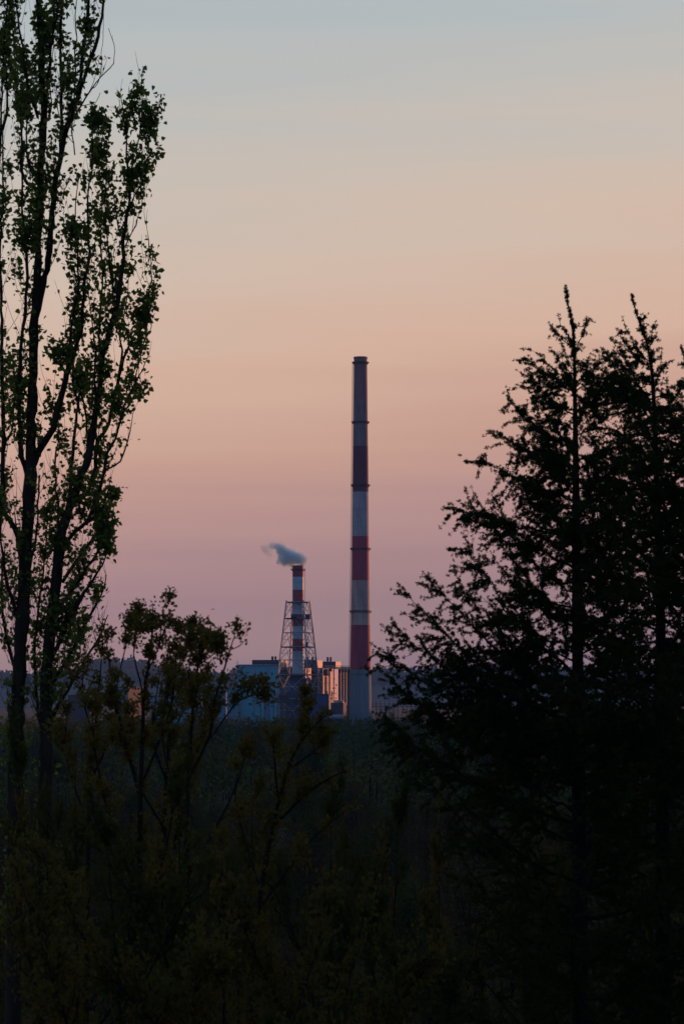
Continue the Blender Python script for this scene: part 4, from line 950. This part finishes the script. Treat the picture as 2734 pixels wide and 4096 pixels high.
for k in range(3): on_front(b, DQ, 285 + k * 24, 300 + k * 24, 2792, 2812, 0.05, 0, 360)
b.build('door', M['slate_wall'], s2, qo)

# pipe bridges
def pipe_bridge(D, x0, x1_, y, n, label, m, rows=3, equip=False):
    pb, o_ = bld('pipe_bridge', label, D, (x0 + x1_) / 2, 'pipe bridge'); a, c = P(x0, y, D), P(x1_, y, D)
    b = MB()
    for k in range(rows):
        for q in range(2): b.tube([a + [0, q * 1.5, k * 1.0], c + [0, q * 1.5, k * 1.0]], 0.30 if k else 0.42, 8)
    b.build('pipe', M[m], pb, o_)
    for f in np.linspace(0.01, 0.99, n):
        p = a + (c - a) * f; b = MB()
        for dy in (-0.6, 2.1): b.tube([[p[0], D + dy, GZ], [p[0], D + dy, p[2] + rows]], 0.2, 4)
        for k in range(rows): b.box((p[0], D + 0.75, p[2] + k - 0.45), (0.15, 0, 0), (0, 1.5, 0), (0, 0, 0.1))
        b.build('trestle', M['dark_steel'], pb, o_)
    if equip:
        for f, h in ((0.62, 3.6), (0.70, 4.4), (0.78, 3.4), (0.90, 4.0)):
            p = a + (c - a) * f; b = MB(); z = p[2] + rows - 0.5
            for dx in (-1.3, 1.3): b.tube([[p[0] + dx, D, z], [p[0] + dx, D, z + h]], 0.12, 4)
            for k in (0.5, 1.0): b.tube([[p[0] - 1.3, D, z + h * k], [p[0] + 1.3, D, z + h * k]], 0.12, 4)
            b.lathe(p[0], D + 0.7, [(0.8, z), (0.8, z + h * 0.7), (0.3, z + h * 0.85)], 12); b.build('valve_frame', M['dark_steel'], pb, o_)
pipe_bridge(1772, 1040, 1165, 2808, 8, 'dark pipe bridge on trestles crossing in front of the teal hall', 'dark_steel', 2, True)
pipe_bridge(1900, 1484, 1680, 2824, 12, 'sunlit pipe bridge running right from the foot of the tall chimney', 'pipe', 3)

# ------------------------------------------------------------------ smoke
def make_smoke():
    D = D1; puffs = [(694, 352, 26), (690, 318, 38), (648, 296, 52), (600, 282, 56), (556, 262, 56), (540, 318, 44), (596, 330, 36), (512, 222, 46), (470, 196, 36), (428, 186, 30), (496, 290, 26),
                     (386, 236, 34), (356, 216, 30), (392, 200, 26), (404, 268, 20), (328, 200, 18), (480, 330, 22), (540, 366, 16)]
    rng = np.random.default_rng(9); s = D / F; base = np.array([x1, D, zz(2262, D)])
    pf = []
    for (u, v, r) in puffs:
        c = P(u / 2.24 + 900, v / 2.24 + 2100, D) - base; c[1] += rng.normal() * 0.8; pf.append((c, r * 1.34 / 2.24 * s))
    b = MB()
    for c, r in pf:
        R = r * 1.45; n, k = 16, 9
        b.lathe(c[0], c[1], [(max(1e-3, R * math.sin(math.pi * i / k)), c[2] - R * math.cos(math.pi * i / k)) for i in range(k + 1)], n, None, cap=False)
    o = b.build('smoke_plume', [], None); o.data.materials.clear(); o.location = base
    md = o.modifiers.new('merge', 'REMESH'); md.mode = 'VOXEL'; md.voxel_size = 0.5
    m, nt, out = nmat('pale_smoke'); N = nt.nodes.new; L = nt.links.new
    tc = N('ShaderNodeTexCoord'); nz = N('ShaderNodeTexNoise'); nz.inputs['Scale'].default_value = 0.30; nz.inputs['Detail'].default_value = 5; nz.inputs['Roughness'].default_value = 0.62
    L(tc.outputs['Object'], nz.inputs['Vector'])
    off = N('ShaderNodeVectorMath'); off.operation = 'SUBTRACT'; off.inputs[1].default_value = (0.5, 0.5, 0.5); L(nz.outputs['Color'], off.inputs[0])
    wr = N('ShaderNodeVectorMath'); wr.operation = 'MULTIPLY_ADD'; wr.inputs[1].default_value = (4.2, 4.2, 4.2); L(off.outputs[0], wr.inputs[0]); L(tc.outputs['Object'], wr.inputs[2])
    prev = None
    for c, r in pf:
        d = N('ShaderNodeVectorMath'); d.operation = 'DISTANCE'; L(wr.outputs[0], d.inputs[0]); d.inputs[1].default_value = tuple(c)
        mr = N('ShaderNodeMapRange'); mr.interpolation_type = 'SMOOTHSTEP'; mr.inputs['From Min'].default_value = r * 1.15; mr.inputs['From Max'].default_value = r * 0.40; mr.inputs['To Max'].default_value = min(1.0, max(0.28, (c[0] + 23.0) / 14.0))
        L(d.outputs['Value'], mr.inputs['Value'])
        if prev is None: prev = mr.outputs[0]
        else:
            mx = N('ShaderNodeMath'); mx.operation = 'MAXIMUM'; L(prev, mx.inputs[0]); L(mr.outputs[0], mx.inputs[1]); prev = mx.outputs[0]
    ml = N('ShaderNodeMath'); ml.operation = 'MULTIPLY'; ml.inputs[1].default_value = 0.9; L(prev, ml.inputs[0])
    pv = N('ShaderNodeVolumePrincipled'); pv.inputs['Color'].default_value = (0.84, 0.97, 1.0, 1); pv.inputs['Anisotropy'].default_value = 0.0
    L(ml.outputs[0], pv.inputs['Density']); L(pv.outputs[0], out.inputs['Volume'])
    o.data.materials.append(m)
    tag(o, 'pale blue smoke drifting left from the mouth of the lattice chimney', 'smoke')
make_smoke()

# ------------------------------------------------------------------ air
hz = MB(); hz.abox(-4100, 4100, -200, 9500, GZ - 6, 290)
ho_ = hz.build('haze', []); tag(ho_, kind='stuff')
m, nt, out = nmat('thin_haze'); pv = nt.nodes.new('ShaderNodeVolumePrincipled')
pv.inputs['Color'].default_value = (0.30, 0.56, 1.0, 1); pv.inputs['Density'].default_value = 0.000045; pv.inputs['Anisotropy'].default_value = 0.0
nt.links.new(pv.outputs[0], out.inputs['Volume']); ho_.data.materials.append(m)

# ------------------------------------------------------------------ light
SUN_AZ, SUN_EL = math.radians(45), math.radians(1.3)
sd = bpy.data.lights.new('sun', 'SUN'); sd.energy = 5.0; sd.angle = math.radians(0.5); sd.color = (1.0, 0.36, 0.16)
so_ = bpy.data.objects.new('sun', sd); COL.objects.link(so_)
v = Vector((math.sin(SUN_AZ) * math.cos(SUN_EL), math.cos(SUN_AZ) * math.cos(SUN_EL), math.sin(SUN_EL)))
so_.rotation_euler = (-v).to_track_quat('-Z', 'Y').to_euler()

wd = bpy.data.worlds.new('World'); S.world = wd; wd.use_nodes = True
nt = wd.node_tree; nt.nodes.clear(); N = nt.nodes.new; L = nt.links.new
out = N('ShaderNodeOutputWorld'); bg = N('ShaderNodeBackground'); L(bg.outputs[0], out.inputs['Surface'])
tc = N('ShaderNodeTexCoord'); sep = N('ShaderNodeSeparateXYZ'); L(tc.outputs['Generated'], sep.inputs[0])
# thin uneven streaks of colour near the horizon
mp = N('ShaderNodeMapping'); mp.inputs['Scale'].default_value = (2.2, 2.2, 44.0); mp.inputs['Rotation'].default_value = (0.0, 0.03, 0.0)
L(tc.outputs['Generated'], mp.inputs['Vector'])
nz = N('ShaderNodeTexNoise'); nz.inputs['Scale'].default_value = 1.6; nz.inputs['Detail'].default_value = 4; L(mp.outputs[0], nz.inputs['Vector'])
sb_ = N('ShaderNodeMath'); sb_.operation = 'MULTIPLY_ADD'; sb_.inputs[1].default_value = 0.046; sb_.inputs[2].default_value = -0.023; L(nz.outputs['Fac'], sb_.inputs[0])
ad = N('ShaderNodeMath'); ad.operation = 'ADD'; L(sep.outputs['Z'], ad.inputs[0]); L(sb_.outputs[0], ad.inputs[1])
# the gradient leans: warmer light reaches higher towards the sun on the right
az = N('ShaderNodeMath'); az.operation = 'MULTIPLY_ADD'; az.inputs[1].default_value = -0.13; L(sep.outputs['X'], az.inputs[0]); L(ad.outputs[0], az.inputs[2])
mr = N('ShaderNodeMapRange'); mr.inputs['From Min'].default_value = -0.02; mr.inputs['From Max'].default_value = 0.30; L(az.outputs[0], mr.inputs['Value'])
rp = N('ShaderNodeValToRGB'); rp.color_ramp.interpolation = 'EASE'
def lin(c): return tuple(((v / 255 + 0.055) / 1.055) ** 2.4 if v / 255 > 0.04045 else v / 255 / 12.92 for v in c)
SKY = [(-0.02, (150, 122, 136)), (0.002, (158, 126, 132)), (0.0224, (176, 139, 136)), (0.048, (187, 146, 143)), (0.083, (208, 163, 145)), (0.117, (221, 183, 161)), (0.150, (216, 193, 175)), (0.183, (204, 194, 183)), (0.225, (184, 191, 192)), (0.30, (152, 166, 180))]
els = rp.color_ramp.elements
while len(els) < len(SKY): els.new(0.5)
for e, (z, c) in zip(els, SKY): e.position = (z + 0.02) / 0.32; e.color = (*lin(c), 1)
rp.color_ramp.interpolation = 'LINEAR'
L(mr.outputs[0], rp.inputs['Fac'])
# higher up the clear sky takes over
sky = N('ShaderNodeTexSky'); sky.sky_type = 'NISHITA'; sky.sun_disc = False; sky.sun_elevation = SUN_EL; sky.sun_rotation = SUN_AZ
sm = N('ShaderNodeMix'); sm.data_type = 'RGBA'; sm.blend_type = 'MULTIPLY'; sm.inputs['Factor'].default_value = 1.0
sm.inputs['B'].default_value = (0.05, 0.05, 0.05, 1); L(sky.outputs[0], sm.inputs['A'])
fm = N('ShaderNodeMapRange'); fm.inputs['From Min'].default_value = 0.27; fm.inputs['From Max'].default_value = 0.6; L(sep.outputs['Z'], fm.inputs['Value'])
mx = N('ShaderNodeMix'); mx.data_type = 'RGBA'; L(fm.outputs[0], mx.inputs['Factor']); L(rp.outputs[0], mx.inputs['A']); L(sm.outputs['Result'], mx.inputs['B'])
bk_ = N('ShaderNodeMapRange'); bk_.interpolation_type = 'SMOOTHSTEP'; bk_.inputs['From Min'].default_value = 0.75; bk_.inputs['From Max'].default_value = -0.25; L(sep.outputs['Y'], bk_.inputs['Value'])
br_ = N('ShaderNodeMapRange'); br_.inputs['From Min'].default_value = 0.0; br_.inputs['From Max'].default_value = 0.5; L(sep.outputs['Z'], br_.inputs['Value'])
bc_ = N('ShaderNodeMix'); bc_.data_type = 'RGBA'; L(br_.outputs[0], bc_.inputs['Factor']); bc_.inputs['A'].default_value = (*lin((93, 106, 143)), 1); bc_.inputs['B'].default_value = (*lin((108, 135, 176)), 1)
mb_ = N('ShaderNodeMix'); mb_.data_type = 'RGBA'; L(bk_.outputs[0], mb_.inputs['Factor']); L(mx.outputs['Result'], mb_.inputs['A']); L(bc_.outputs['Result'], mb_.inputs['B'])
L(mb_.outputs['Result'], bg.inputs['Color']); bg.inputs['Strength'].default_value = 1.0

# ------------------------------------------------------------------ render
S.render.engine = 'CYCLES'
S.view_settings.view_transform = 'Standard'; S.view_settings.look = 'None'; S.view_settings.gamma = 1; S.view_settings.exposure = 0
c = S.cycles; c.use_denoising = True; c.max_bounces = 8; c.diffuse_bounces = 2; c.glossy_bounces = 2; c.transmission_bounces = 3; c.volume_bounces = 6; c.transparent_max_bounces = 8
c.volume_max_steps = 128; c.caustics_reflective = False; c.caustics_refractive = False
